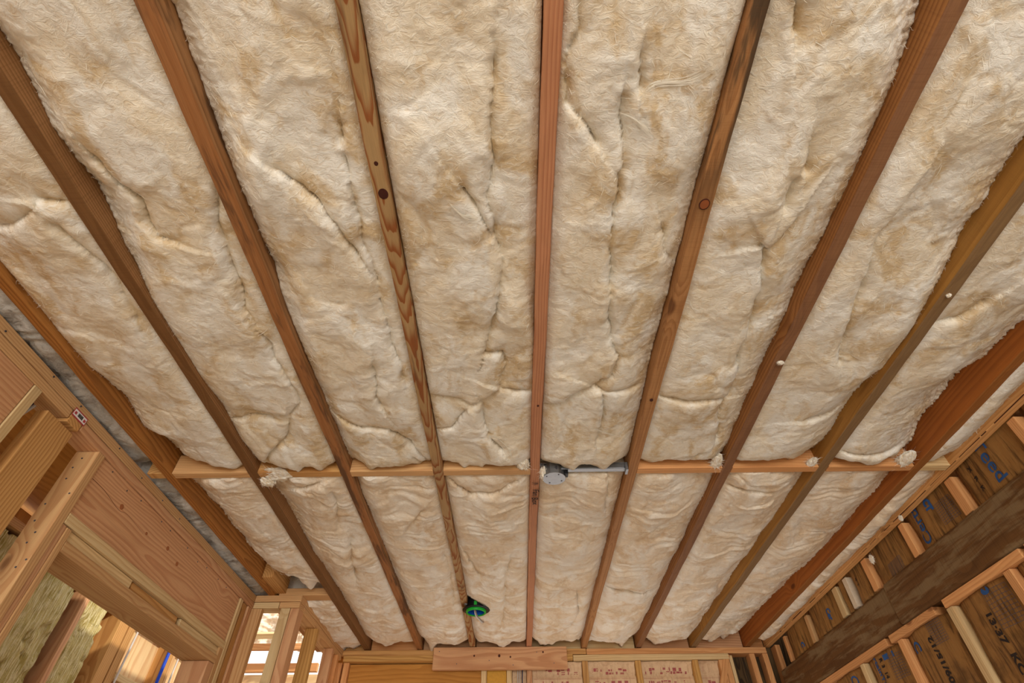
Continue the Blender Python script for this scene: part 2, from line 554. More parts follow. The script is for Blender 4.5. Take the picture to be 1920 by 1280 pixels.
# left wall ----------------------------------------------------------------
WL = empty('wall_left')
tag(WL, 'left stud wall with a door opening', None, None, 'structure')
XL = -1.545
PLT = lumber('top_plate', (XL - 0.089, XL), (-0.9, 3.34), rel(1.174, 1.21), FIR, WL, segs=30, wob=0.0012)
lumber('top_plate', (XL - 0.089, XL - 0.001), (-0.9, 1.451), rel(1.138, 1.172), FIR, WL)
lumber('plate_block', (XL - 0.089, XL - 0.001), (1.455, 1.519), rel(1.128, 1.172), FIR_WARM, WL, 'X')
lumber('top_plate', (XL - 0.089, XL - 0.001), (1.523, 3.34), rel(1.138, 1.172), FIR_PINK, WL)
lumber('header_board', (XL - 0.042, XL - 0.004), (-0.9, 1.275), rel(0.86, 1.137), FIR_PINK, WL)
lumber('stud', (XL - 0.089, XL), (1.277, 1.312), (0.038, 1.137 + E0), FIR_PALE, WL, 'Z')
lumber('flat_post', (XL - 0.045, XL - 0.004), (1.375, 1.513), (0.038, 1.112 + E0), FIR_WARM, WL, 'Z')
KING = lumber('stud', (XL - 0.089, XL), (1.652, 1.690), (0.038, 1.137 + E0), FIR, WL, 'Z')
lumber('jack_stud', (XL - 0.089, XL - 0.004), (1.691, 1.717), (0.038, 0.874 + E0), FIR_PINK, WL, 'Z')
lumber('jack_stud', (XL - 0.089, XL - 0.001), (1.718, 1.744), (0.038, 0.872 + E0), FIR, WL, 'Z')
HDR = lumber('header_board', (XL - 0.048, XL - 0.008), (1.692, 3.086), rel(0.913, 1.136), FIR_PINK, WL)
lumber('header_plate', (XL - 0.13, XL), (1.692, 3.088), rel(0.876, 0.912), FIR_PALE, WL)
lumber('packer', (XL - 0.12, XL - 0.012), (1.746, 2.178), rel(0.839, 0.874), FIR_PALE, WL, 'Y')
lumber('packer', (XL - 0.13, XL - 0.02), (2.196, 2.60), rel(0.839, 0.874), FIR_WARM, WL, 'Y')
lumber('packer', (XL - 0.12, XL - 0.012), (2.622, 3.05), rel(0.839, 0.874), FIR_PALE, WL, 'Y')
lumber('header_plate', (XL - 0.15, XL - 0.001), (1.746, 3.05), rel(0.80, 0.837), FIR, WL)
lumber('jack_stud', (XL - 0.14, XL - 0.004), (2.985, 3.048), (0.038, 0.798 + E0), FIR_PINK, WL, 'Z')
lumber('jack_stud', (XL - 0.089, XL - 0.002), (3.05, 3.087), (0.038, 0.91 + E0), FIR, WL, 'Z')
lumber('stud', (XL - 0.089, XL), (3.089, 3.125), (0.038, 1.136 + E0), FIR_PALE, WL, 'Z')
lumber('stud', (XL - 0.089, XL - 0.035), (3.126, 3.159), (0.038, 1.136 + E0), FIR_WARM, WL, 'Z')
lumber('stud', (XL - 0.089, XL - 0.01), (3.16, 3.205), (0.038, 1.136 + E0), FIR_WARM, WL, 'Z')
lumber('stud', (XL - 0.089, XL + 0.0), (3.21, 3.25), (0.038, 1.136 + E0), FIR_PINK, WL, 'Z')
for yy in (-0.5, -0.1, 0.3, 0.7):
    lumber('stud', (XL - 0.089, XL), (yy, yy + 0.038), (0.038, 0.86 + E0), FIR, WL, 'Z')
lumber('bottom_plate', (XL - 0.089, XL), (-0.9, 1.744), (0.0, 0.038), FIR, WL)

# closet: short front wall and side wall returning to the back ---------------
WC = empty('wall_closet')
tag(WC, 'small framed closet in the far left corner', None, None, 'structure')
YC, XC = 3.256, -1.27
lumber('top_plate', (XL + 0.002, XC - 0.0), (YC, YC + 0.089), rel(1.175, 1.211), FIR, WC, 'X')
lumber('top_plate', (XL + 0.002, -1.394), (YC + 0.002, YC + 0.089), rel(1.14, 1.173), FIR_PALE, WC, 'X')
lumber('top_plate', (-1.391, XC - 0.002), (YC + 0.001, YC + 0.089), rel(1.14, 1.173), FIR, WC, 'X')
lumber('top_plate', (XC - 0.089, XC + 0.002), (YC + 0.09, YB - 0.002), rel(1.174, 1.211), FIR, WC, 'Y')
lumber('top_plate', (XC - 0.089, XC), (YC + 0.09, YB - 0.014), rel(1.138, 1.172), FIR, WC, 'Y')
lumber('stud', (-1.56, -1.488), (YC + 0.003, YC + 0.041), (0.04, 1.139 + E0), FIR, WC, 'Z')
lumber('stud', (-1.376, -1.322), (YC + 0.0, YC + 0.089), (0.04, 1.139 + E0), FIR_PALE, WC, 'Z')
lumber('stud', (-1.32, XC), (YC + 0.004, YC + 0.089), (0.04, 1.139 + E0), FIR_PINK, WC, 'Z')
lumber('stud', (XC - 0.06, XC + 0.018), (3.60, 3.638), (0.04, 1.137 + E0), PINE_STUD, WC, 'Z')
lumber('stud', (XC - 0.05, XC + 0.016), (4.0, 4.038), (0.04, 1.137 + E0), FIR_PINK, WC, 'Z')
lumber('stud', (XC - 0.05, XC + 0.016), (4.14, 4.178), (0.04, 1.137 + E0), FIR_ORANGE, WC, 'Z')

# right wall ---------------------------------------------------------------
for j in range(3):
    lumber('light_block_panel', (XL - 0.02, XL - 0.005), (-5.0 + j * 1.37, -3.634 + j * 1.37), (0.0, 2.62), BLOCK_PALE, WL, 'Z', 0.001)  # unseen panels added to keep sky light off the near ceiling
WR = empty('wall_right')
tag(WR, 'right stud wall with old beam and paper-faced batts', None, None, 'structure')
XR = 1.853
for (a, b, mt, dx) in ((0.79, 0.83, FIR_ORANGE, 0.0), (1.20, 1.238, FIR_ORANGE, 0.0), (1.592, 1.632, FIR_ORANGE, 0.0), (2.008, 2.054, FIR_ORANGE, 0.0), (2.418, 2.456, FIR_ORANGE, 0.0),
                       (2.812, 2.86, FIR_ORANGE, 0.0), (3.062, 3.104, WHITE_PAINT, 0.004), (3.196, 3.25, FIR_PALE, 0.004),
                       (3.66, 3.70, FIR, 0.01), (4.07, 4.10, FIR_ORANGE, 0.01)):
    lumber('stud', (XR + dx, XR + dx + 0.089), (a, b), rel(1.052, 1.208), mt, WR, 'Z')
for (a, b) in ((1.05, 1.90), (1.931, 2.44), (2.516, 2.915), (2.952, 3.86)):
    lumber('fire_block', (XR - 0.002, XR + 0.087), (a, b), rel(0.826, 0.860), FIR_ORANGE, WR, 'Y')
for (a, b, mt) in ((1.20, 1.238, FIR_ORANGE), (1.60, 1.638, FIR_ORANGE), (2.022, 2.062, FIR_ORANGE), (2.404, 2.444, FIR_PALE), (2.832, 2.87, FIR_ORANGE), (3.24, 3.278, FIR_PALE), (3.65, 3.688, FIR_ORANGE)):
    lumber('stud', (XR + 0.002, XR + 0.091), (a, b), (0.04, 0.824 + E0), mt, WR, 'Z')
for j in range(3):
    lumber('light_block_panel', (XR + 0.005, XR + 0.02), (-5.0 + j * 1.47, -3.534 + j * 1.47), (0.0, 2.62), BLOCK_PALE, WR, 'Z', 0.001)  # unseen panels added on this side too, holding back sky light
lumber('bottom_plate', (XR, XR + 0.089), (-0.5, 4.3), (0.0, 0.038), FIR, WR)
lumber('sheathing', (XR + 0.155, XR + 0.172), (-0.6, 4.45), (0.0, 2.62), OLD_PLANK, WR, 'Y', 0.001)
tag(lumber('timber_beam', (1.846, 1.99), (-0.6, 2.770), rel(0.862, 1.05), OLD, None, 'Y', 0.012, 0.002, 40, 3),
    'dark weathered timber beam crossing the right wall, nearer length', 'beam', 'old timber beams in the right wall')
tag(lumber('timber_beam', (1.858, 1.99), (2.778, 4.29), rel(0.862, 1.048), OLD, None, 'Y', 0.012, 0.002, 30, 5),
    'dark brown timber beam crossing the right wall, farther length by the corner', 'beam', 'old timber beams in the right wall')

# ------------------------------------------------------------------ joists
jl = ['swirly-grained amber joist running beside the left framed wall',
      'dark umber joist, second from the left wall',
      'rust-streaked joist with dark stains, third from the left wall',
      'joist with bold ringed grain and dark knots above the green light housing',
      'clean salmon joist with handwriting in the middle of the ceiling',
      'joist with black mildew at its near end, holding the steel bar hanger',
      'red-brown rough-sawn joist with white fluff stuck midway',
      'grey weathered joist with a yellow bare side, right part of the ceiling',
      'dark amber joist with a tall bare side, last before the split rim joist',
      'pale split rim joist sitting on the right wall studs']
JO = []
for i, (a, b) in enumerate(JX):
    o = lumber('ceiling_joist', (a, b), (-1.0, 4.342), (ZJ, ZJ + 0.184), JM[i], None, 'Y', 0.003, 0.0022 if i != 9 else 0.001, 70, 20 + i)
    tag(o, jl[i], 'joist', 'ceiling joists')
    JO.append(o)
# long drying split in the rim joist: dark slivers of checked wood along its lower arris
CHECK = plain('split_dark', lin(74, 34, 16), 0.9)
yq = 1.35
k = 0
while yq < 4.0:
    ln = random.uniform(0.02, 0.3)
    lumber('split', (1.8146, 1.8175), (yq, yq + ln), (ZJ + random.uniform(0.0, 0.001), ZJ + random.uniform(0.0025, 0.0055)), CHECK, None, 'Y', 0).parent = JO[9]
    ch = COL.objects[-1]
    ch.matrix_parent_inverse = Matrix.Translation(-JO[9].location)
    yq += ln + random.uniform(0.0, 0.1)

# blocking row -------------------------------------------------------------
bk = [(0, FIR, 'left of the dark umber joist'), (1, FIR_WARM, 'half buried under a white tuft'), (2, FIR, 'left of the ringed-grain joist'),
      (3, FIR, 'left of the salmon joist'), (5, FIR_ORANGE, 'right of the bar hanger joist'), (6, FIR_ORANGE, 'left of the grey joist'),
      (7, FIR_ORANGE, 'left of the dark amber joist'), (8, FIR_PALE, 'by the rim joist')]
for (i, mt, w) in bk:
    a, b = JX[i][1] + 0.001, JX[i + 1][0] - 0.001
    o = lumber('blocking', (a, b), (1.925, 1.964), (ZJ + 0.001, ZJ + 0.09), mt, None, 'X', 0.002)
    o.rotation_euler.y += math.radians(random.uniform(-0.4, 0.4))
    tag(o, 'wooden blocking piece across the ceiling ' + w, 'blocking', 'row of blocking between joists')
o = lumber('blocking', (-1.542, JX[0][0] - 0.001), (1.925, 1.964), (ZJ + 0.001, ZJ + 0.09), FIR_WARM, None, 'Y', 0.002)
tag(o, 'short blocking stub between the left wall and amber joist', 'blocking', 'row of blocking between joists')
o = lumber('cross_block', (-1.415, -1.082), (3.262, 3.35), (ZJ + 0.002, ZJ + 0.044), FIR, None, 'X', 0.004)
tag(o, 'flat wooden block above the closet top plate', 'block')
o = lumber('joist_stub', (-1.436, -1.375), (3.02, 3.27), (ZJ + 0.012, ZJ + 0.15), FIR_WARM, None, 'Y', 0.003)
tag(o, 'short dark joist stub beside the amber joist over the closet', 'block')
# nailed board over the back plates
nb = lumber('nailed_board', (-0.602, 0.356), (YB - 0.052, YB - 0.014), rel(1.066, 1.206), FIR_PINK, None, 'X', 0.003)
nb.rotation_euler.y += math.radians(0.25)
tag(nb, 'pinkish knotty board nailed across the back wall plates', 'board')

# ------------------------------------------------------------------ insulation batts
CR={
 0:[[(-1.347,0.745),(-1.276,0.717),(-1.228,0.691)],[(-1.187,0.669),(-1.126,0.681)],[(-1.193,0.739),(-1.171,0.806),(-1.16,0.868),(-1.153,0.948),(-1.16,1.068)]],
 1:[[(-0.813,1.077),(-0.804,1.122),(-0.793,1.188),(-0.8,1.262),(-0.782,1.347),(-0.773,1.486),(-0.839,1.563),(-0.885,1.552),(-0.987,1.519)],[(-0.852,1.585),(-0.885,1.679),(-0.988,1.785),(-1.018,1.842)],[(-1.0,0.565),(-0.986,0.628),(-0.95,0.675),(-0.969,0.734),(-0.955,0.778),(-0.919,0.792)],[(-0.742,0.638),(-0.782,0.745),(-0.786,0.837),(-0.798,0.949),(-0.816,1.04),(-0.799,1.106)],[(-1.074,1.608),(-0.976,1.56),(-0.923,1.577)]],
 2:[[(-0.576,0.584),(-0.533,0.627),(-0.496,0.671),(-0.475,0.709),(-0.453,0.777),(-0.427,0.855),(-0.4,0.926),(-0.4,1.026),(-0.396,1.124),(-0.4,1.194),(-0.384,1.274),(-0.379,1.362)],[(-0.404,0.566),(-0.407,0.636),(-0.405,0.75),(-0.413,0.808),(-0.398,0.879),(-0.396,0.949)],[(-0.647,1.589),(-0.587,1.633),(-0.483,1.642),(-0.42,1.741),(-0.362,1.902)],[(-0.471,1.294),(-0.493,1.431),(-0.48,1.491)],[(-0.397,0.527),(-0.391,0.49)],[(-0.415,1.853),(-0.39,1.913)]],
 3:[[(-0.04,0.359),(-0.049,0.47),(-0.052,0.615),(-0.065,0.665),(-0.045,0.796),(-0.036,0.857),(-0.034,0.931),(-0.061,1.073),(-0.082,1.168),(-0.102,1.236),(-0.038,1.249),(-0.034,1.306),(-0.055,1.41),(-0.1,1.467),(-0.159,1.502),(-0.199,1.472),(-0.283,1.455)],[(-0.055,1.41),(-0.004,1.439),(0.052,1.452)],[(-0.125,1.503),(-0.113,1.625),(-0.1,1.7),(-0.054,1.784)],[(-0.307,1.662),(-0.239,1.639),(-0.176,1.543)],[(-0.12,0.647),(-0.096,0.691),(-0.052,0.796)]],
 4:[[(0.244,0.435),(0.244,0.48),(0.258,0.526),(0.269,0.602),(0.257,0.609),(0.267,0.662),(0.261,0.719),(0.259,0.821),(0.282,0.926),(0.289,1.009),(0.289,1.09),(0.314,1.193),(0.345,1.26),(0.329,1.347),(0.274,1.401),(0.228,1.443),(0.183,1.487),(0.098,1.516)],[(0.274,1.401),(0.31,1.422),(0.367,1.431),(0.424,1.435)],[(0.307,1.445),(0.324,1.551),(0.322,1.718)],[(0.118,0.393),(0.123,0.445),(0.146,0.467),(0.172,0.491),(0.201,0.538)],[(0.136,0.254),(0.134,0.301),(0.123,0.335)],[(0.277,0.347),(0.286,0.417)],[(0.4,0.785),(0.42,0.854),(0.45,0.891)]],
 5:[[(0.748,0.734),(0.726,0.81),(0.701,0.844),(0.688,0.827),(0.725,0.981),(0.741,1.119),(0.741,1.262),(0.767,1.34),(0.771,1.452),(0.753,1.527),(0.764,1.607),(0.796,1.745),(0.791,1.807),(0.741,1.825)],[(0.509,1.469),(0.614,1.485),(0.678,1.474),(0.748,1.488)],[(0.565,0.25),(0.582,0.306)],[(0.702,0.541),(0.711,0.581),(0.717,0.608)],[(0.699,0.636),(0.698,0.71)]],
 6:[[(1.01,0.679),(1.006,0.732),(0.99,0.785),(0.985,0.827),(1.004,0.899),(1.013,0.969),(1.024,1.047),(1.041,1.123),(1.066,1.242),(1.087,1.293)],[(0.727,0.542),(0.811,0.562)],[(1.112,1.613),(1.259,1.583)]],
 7:[[(1.334,1.828),(1.484,1.85),(1.583,1.833)],[(1.312,1.15),(1.378,1.106),(1.421,1.042)],[(1.649,1.355),(1.553,1.408)]],
 10:[],
 11:[[(-0.809,2.076),(-0.814,2.216),(-0.856,2.368)],[(-0.942,2.051),(-0.838,2.009)],[(-0.83,2.535),(-0.886,2.848),(-0.91,3.026)]],
 12:[[(-0.437,2.273),(-0.535,2.428)],[(-0.384,2.728),(-0.376,3.002),(-0.388,3.402)],[(-0.278,2.02),(-0.207,2.156),(-0.087,2.136),(0.02,1.983)]],
 13:[[(-0.037,2.834),(-0.071,3.084),(-0.071,3.41),(-0.103,3.788)],[(-0.278,2.02),(-0.205,2.133),(-0.086,2.113),(0.009,2.026)],[(-0.273,2.73),(-0.216,2.969)]],
 14:[[(0.361,3.293),(0.395,3.604),(0.364,3.906),(0.261,4.012)],[(0.39,1.99),(0.417,2.291)]],
 15:[[(0.537,3.215),(0.703,3.276),(0.866,3.305)]],
 16:[[(0.943,2.088),(1.068,2.113)]],
 17:[[(1.726,2.65),(1.822,2.623)]],
}



def crease_field(X, Y, lines, wid):
    out = np.zeros_like(X)
    side = np.zeros_like(X)
    for ln in lines:
        best = np.full(X.shape, 9.0)
        sg = np.zeros_like(X)
        for (p, q) in zip(ln[:-1], ln[1:]):
            dx, dy = q[0] - p[0], q[1] - p[1]
            L2 = dx * dx + dy * dy + 1e-9
            t = np.clip(((X - p[0]) * dx + (Y - p[1]) * dy) / L2, 0, 1)
            ex, ey = X - p[0] - t * dx, Y - p[1] - t * dy
            d = np.sqrt(ex * ex + ey * ey)
            c = (dx * ey - dy * ex)
            m_ = d < best
            best = np.where(m_, d, best)
            sg = np.where(m_, np.sign(c), sg)
        jit = 0.75 + 0.25 * np.sin(X * 31 + Y * 27)
        out = np.maximum(out, jit * np.exp(-best / wid))
        side = side + sg * np.exp(-best / 0.07) * (best < 0.25)
    return out, side


def pl(y, tab):
    return np.interp(y, [a for a, _ in tab], [b for _, b in tab])


def strands(name, X, Y, Z, n, parent, rng, lmin, lmax, wid, off, mat, direction=None, spread=1.5):
    """thin loose fibres lying on the surface: narrow ribbons following it"""
    ny, nx = X.shape
    x0, x1, y0, y1 = X[0, 0], X[0, -1], Y[0, 0], Y[-1, 0]
    seg = 6
    px = rng.uniform(x0 + 0.01, x1 - 0.01, n)
    py = rng.uniform(y0 + 0.01, y1 - 0.01, n)
    an = rng.normal(0, spread, n) if direction is None else direction + rng.normal(0, spread, n)
    cu = rng.normal(0, 18, n)
    ln = rng.uniform(lmin, lmax, n) * rng.uniform(0.4, 1.0, n)
    V = np.zeros((n, seg + 1, 2, 3))
    w0 = wid * rng.uniform(0.5, 1.4, n)
    lift = rng.uniform(0.2, 1.0, n) * off
    for k in range(seg + 1):
        fx = np.clip((px - x0) / (x1 - x0), 0, 0.9999) * (nx - 1)
        fy = np.clip((py - y0) / (y1 - y0), 0, 0.9999) * (ny - 1)
        ix, iy = fx.astype(int), fy.astype(int)
        u, v = fx - ix, fy - iy
        z = (Z[iy, ix] * (1 - u) + Z[iy, ix + 1] * u) * (1 - v) + (Z[iy + 1, ix] * (1 - u) + Z[iy + 1, ix + 1] * u) * v
        tp = w0 * (1 - abs(2 * k / seg - 1) ** 3) + 0.0001
        nxv, nyv = -np.sin(an), np.cos(an)
        V[:, k, 0] = np.stack([px + nxv * tp, py + nyv * tp, z - lift], 1)
        V[:, k, 1] = np.stack([px - nxv * tp, py - nyv * tp, z - lift], 1)
        st = ln / seg
        px = np.clip(px + np.cos(an) * st, x0 + 0.003, x1 - 0.003)
        py = np.clip(py + np.sin(an) * st, y0 + 0.003, y1 - 0.003)
        an = an + cu * st
    idx = np.arange(n * (seg + 1) * 2).reshape(n, seg + 1, 2)
    F = np.stack([idx[:, :-1, 0], idx[:, :-1, 1], idx[:, 1:, 1], idx[:, 1:, 0]], -1).reshape(-1, 4)
    o = np_mesh(name, V.reshape(-1, 3), F, mat, parent)
    o['kind'] = 'stuff'
    return o


def fringe(name, X, Y, Z, col, sgn, n, parent, rng, mat):
    """short fuzzy fibres along one long edge, brushing the joist side"""
    ny, nx = X.shape
    seg = 3
    iy = rng.integers(4, ny - 4, n)
    inn = rng.integers(2, 7, n)
    ix = inn if col == 0 else nx - 1 - inn
    p = np.stack([X[iy, ix], Y[iy, ix], Z[iy, ix] - 0.001], 1)
    ln = rng.uniform(0.004, 0.013, n)
    d = np.stack([sgn * rng.uniform(0.3, 1.0, n), rng.normal(0, 0.8, n), rng.uniform(-0.9, 0.5, n)], 1)
    d /= np.linalg.norm(d, axis=1)[:, None]
    w = rng.uniform(0.0003, 0.0008, n)
    xe = X[0, 0] if col == 0 else X[0, -1]
    V = np.zeros((n, seg + 1, 2, 3))
    for k in range(seg + 1):
        q = p + d * (ln * k / seg)[:, None]
        q[:, 0] = np.maximum(q[:, 0], xe + 0.001) if col == 0 else np.minimum(q[:, 0], xe - 0.001)
        q[:, 1] += 0.004 * np.sin(k * 1.3 + ln * 900)
        ww = w * (1 - k / seg * 0.85)
        V[:, k, 0] = q + np.stack([0 * ww, ww, 0 * ww], 1)
        V[:, k, 1] = q - np.stack([0 * ww, ww, 0 * ww], 1)
    idx = np.arange(n * (seg + 1) * 2).reshape(n, seg + 1, 2)
    F = np.stack([idx[:, :-1, 0], idx[:, :-1, 1], idx[:, 1:, 1], idx[:, 1:, 0]], -1).reshape(-1, 4)
    o = np_mesh(name, V.reshape(-1, 3), F, mat, parent)
    o['kind'] = 'stuff'
    return o


def batt(x0, x1, y0, y1, ll, lr, lines, seed, far, label, group, mat, zc=ZJ + 0.004, amp=1.0, hole=None, end0=0.03, end1=0.03, nstr=420, res=0.0047, endshape=None):
    rng = np.random.default_rng(seed)
    nx, ny = int((x1 - x0) / res) + 1, int((y1 - y0) / (res * 1.15)) + 1
    xs, ys = np.linspace(x0, x1, nx), np.linspace(y0, y1, ny)
    X, Y = np.meshgrid(xs, ys)
    s = seed * 3.7
    wx = 0.035 * fbm(X * 6 + s, Y * 4 - s, 3)
    wy = 0.06 * fbm(X * 4 - s, Y * 5 + s, 3)
    A, B = X + wx, Y + wy
    d = 0.017 * fbm(A * 4 + s, B * 2.4, 2)
    bil = np.sqrt(gn(A * 5.0 + s * 2, B * 2.4) ** 2 + 0.012)
    d += 0.017 * bil + 0.002 * gn(A * 12 - s, B * 8 + s)
    n1 = fbm(A * 3.0 - s, B * 1.5 + s, 2)
    d -= 0.007 * np.exp(-np.abs(n1) / 0.08) * np.clip(0.3 + 1.8 * gn(X * 3 + s, Y * 2), 0, 1)
    if far:
        ly = B * 13 + 1.6 * gn(A * 4 + s, B * 3)
        d += 0.014 * np.sqrt(gn(A * 2.6, ly) ** 2 + 0.008) + 0.004 * np.sqrt(gn(A * 5, ly * 2.3) ** 2 + 0.01)
    else:
        ly = (B + 0.5 * A) * 9 + 1.6 * gn(A * 5 + s, B * 3)
        d += 0.005 * np.sqrt(gn(A * 3.5, ly * 0.8) ** 2 + 0.01)
    d += 0.0020 * fbm(A * 34 + s, B * 28, 2, 0.6) + 0.0006 * gn(A * 120, B * 90)
    uu = (X - x0) / (x1 - x0)
    d += (0.012 if far else 0.006) * (1 - np.abs(2 * uu - 1) ** 2.2) - (0.004 if far else 0.002)
    d *= amp
    flap = np.zeros_like(X)
    if lines:
        wj = 0.006 * fbm(X * 9 + s, Y * 9, 2)
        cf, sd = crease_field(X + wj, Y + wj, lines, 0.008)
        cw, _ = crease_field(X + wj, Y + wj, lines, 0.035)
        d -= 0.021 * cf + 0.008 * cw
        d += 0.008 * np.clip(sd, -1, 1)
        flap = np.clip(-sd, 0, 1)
    jag = 0.4 * fbm(Y * 6 + s, Y * 0 + 3.3, 2) + 0.14 * gn(Y * 46 + s, Y * 0 + 7.1) + 0.2 * gn(Y * 110 + s, X * 60)
    jag2 = 0.4 * fbm(Y * 6 - s, Y * 0 + 13.3, 2) + 0.14 * gn(Y * 46 - s, Y * 0 + 1.7) + 0.2 * gn(Y * 110 - s, X * 60)
    L, R = pl(Y, ll) * 1.12, pl(Y, lr) * 1.12
    dl, dr = X - x0, x1 - X
    # how obliquely a side is bared decides how far the batt slumps away from it
    wl = 0.012 + (0.5 + 0.45 * abs(x0)) * L
    wr = 0.012 + (0.5 + 0.45 * abs(x1)) * R
    d = d * (1 - np.clip(0.85 * np.exp(-dl / 0.03) * (L > 0.009), 0, 1)) * (1 - np.clip(0.85 * np.exp(-dr / 0.03) * (R > 0.009), 0, 1))
    d -= np.clip(L * (1 + 0.45 * jag), 0.003, 0.15) * np.exp(-(dl / wl) ** 1.5)
    d -= np.clip(R * (1 + 0.45 * jag2), 0.003, 0.15) * np.exp(-(dr / wr) ** 1.5)
    je = 1 + 1.3 * fbm(X * 8 + s, X * 0 + 2.2, 3)
    d -= end0 * je * np.exp(-((Y - y0) / (0.028)) ** 1.4)
    d -= end1 * je * np.exp(-((y1 - Y) / (0.03 + (0.06 if far else 0.0))) ** 1.4)
    if hole:
        hx, hy, hr, hd = hole
        q = np.sqrt((X - hx) ** 2 + (Y - hy) ** 2)
        d -= hd / (1 + np.exp((q - hr) / 0.006))
    Z = zc - d
    Z = np.minimum(Z, ZJ + 0.165)
    # crumpled lateral shift keeps the surface from being a plain height field
    ins = np.clip(np.minimum(dl, dr) / 0.03, 0, 1) * np.clip(np.minimum(Y - y0, y1 - Y) / 0.03, 0, 1)
    Xs = X + ins * 0.003 * fbm(X * 22 + s, Y * 22, 3)
    Ys = Y + ins * 0.003 * fbm(X * 20 - s, Y * 20 + 5, 3)
    if endshape is not None:
        Ys = Ys + np.interp(X, endshape[0], endshape[1]) * np.clip((Y - (y1 - 0.5)) / 0.5, 0, 1)
    top = ZJ + 0.17
    V = np.stack([Xs, Ys, Z], -1).reshape(-1, 3)
    idx = np.arange(nx * ny).reshape(ny, nx)
    F = np.stack([idx[:-1, :-1], idx[1:, :-1], idx[1:, 1:], idx[:-1, 1:]], -1).reshape(-1, 4)
    per = np.concatenate([idx[0, :], idx[1:, -1], idx[-1, -2::-1], idx[-2:0:-1, 0]])
    PV = V[per].copy()
    PV[:, 2] = top
    b0 = len(V)
    k = len(per)
    SF = np.array([(per[i], per[(i + 1) % k], b0 + (i + 1) % k, b0 + i) for i in range(k)])
    cor = [b0, b0 + nx - 1, b0 + nx - 1 + ny - 1, b0 + 2 * (nx - 1) + ny - 1]
    F = np.concatenate([F, SF, np.array([cor])])
    V = np.concatenate([V, PV])
    base = np.array([(x0 + x1) / 2, (y0 + y1) / 2, ZJ])
    o = np_mesh('insulation_batt', V - base, F, mat)
    o.location = base
    tag(o, label, 'insulation', group)
    q1 = np.clip(0.5 + 1.1 * fbm(A * 7 + s, B * 5, 3, 0.6), 0, 1).ravel()
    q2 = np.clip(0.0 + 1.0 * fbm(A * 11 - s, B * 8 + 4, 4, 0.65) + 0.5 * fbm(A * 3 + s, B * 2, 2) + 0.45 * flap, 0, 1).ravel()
    q3 = fbm(X * 5 + s, Y * 4, 2).ravel()
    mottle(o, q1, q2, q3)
    wisps(o, base, x0, x1, y0, y1, X, Y, Z, rng)
    if nstr:
        a = strands('loose_fibres', X - base[0], Y - base[1], Z - base[2], nstr, o, rng, 0.015, 0.055, 0.0005, 0.0016, STRAND, 0.5 if not far else 0.1, 0.9)
        for col, sgn in ((0, -1), (-1, 1)):
            if (ll if col == 0 else lr)[0][1] > 0.0085:
                fringe('edge_fringe', X - base[0], Y - base[1], Z - base[2], col, sgn, int((y1 - y0) * 170), o, rng, STRAND)
    return o


WISPS = [[(0.244, 0.435), (0.285, 0.434), (0.315, 0.406), (0.389, 0.398), (0.454, 0.365)], [(-0.125, 1.7), (-0.083, 1.686), (-0.053, 1.715), (-0.022, 1.773), (-0.012, 1.834)],
         [(-1.171, 0.583), (-1.188, 0.625), (-1.205, 0.676), (-1.199, 0.699)], [(-0.162, 0.668), (-0.125, 0.714), (-0.084, 0.722)], [(0.242, 0.468), (0.28, 0.48), (0.322, 0.511)],
         [(-0.115, 0.778), (-0.184, 0.9), (-0.204, 0.958)], [(0.449, 1.738), (0.293, 1.632), (0.24, 1.598)], [(0.97, 0.793), (0.935, 0.844)], [(1.628, 1.409), (1.576, 1.481), (1.541, 1.556)]]


def wisps(o, base, x0, x1, y0, y1, X, Y, Z, rng):
    for ln in WISPS:
        if not (x0 < ln[0][0] < x1 and y0 < ln[0][1] < y1):
            continue
        pts = np.array([tuple(q)[:2] for q in smooth_path([(a, b, 0) for a, b in ln], 6)])
        n, k = 16, len(pts)
        V = np.zeros((n, k, 2, 3))
        for i in range(n):
            t = np.linspace(0, 1, k)
            off = rng.normal(0, 0.0035) * (0.4 + t) + 0.003 * np.sin(t * rng.uniform(3, 8) + rng.uniform(0, 6))
            a = rng.uniform(0, 0.25)
            px, py = np.clip(pts[:, 0] + off * 0.5, x0 + .002, x1 - .002), np.clip(pts[:, 1] + off, y0 + .002, y1 - .002)
            ix = np.clip(((px - x0) / (x1 - x0) * (X.shape[1] - 1)).astype(int), 0, X.shape[1] - 1)
            iy = np.clip(((py - y0) / (y1 - y0) * (X.shape[0] - 1)).astype(int), 0, X.shape[0] - 1)
            z = Z[iy, ix]
            z = np.convolve(np.pad(z, 3, 'edge'), np.ones(7) / 7, 'valid') - rng.uniform(0.001, 0.005)
            w = 0.0007 * np.clip(np.sin(np.clip((t - a) / (1 - a), 0, 1) * np.pi), 0.05, 1)
            V[i, :, 0] = np.stack([px, py + w, z], 1)
            V[i, :, 1] = np.stack([px + w * 0.6, py - w, z], 1)
        idx = np.arange(n * k * 2).reshape(n, k, 2)
        F = np.stack([idx[:, :-1, 0], idx[:, :-1, 1], idx[:, 1:, 1], idx[:, 1:, 0]], -1).reshape(-1, 4)
        w_ = np_mesh('wisp', V.reshape(-1, 3) - base, F, STRAND, o)
        w_['kind'] = 'stuff'


def flat(v):
    return [(-2, v), (6, v)]


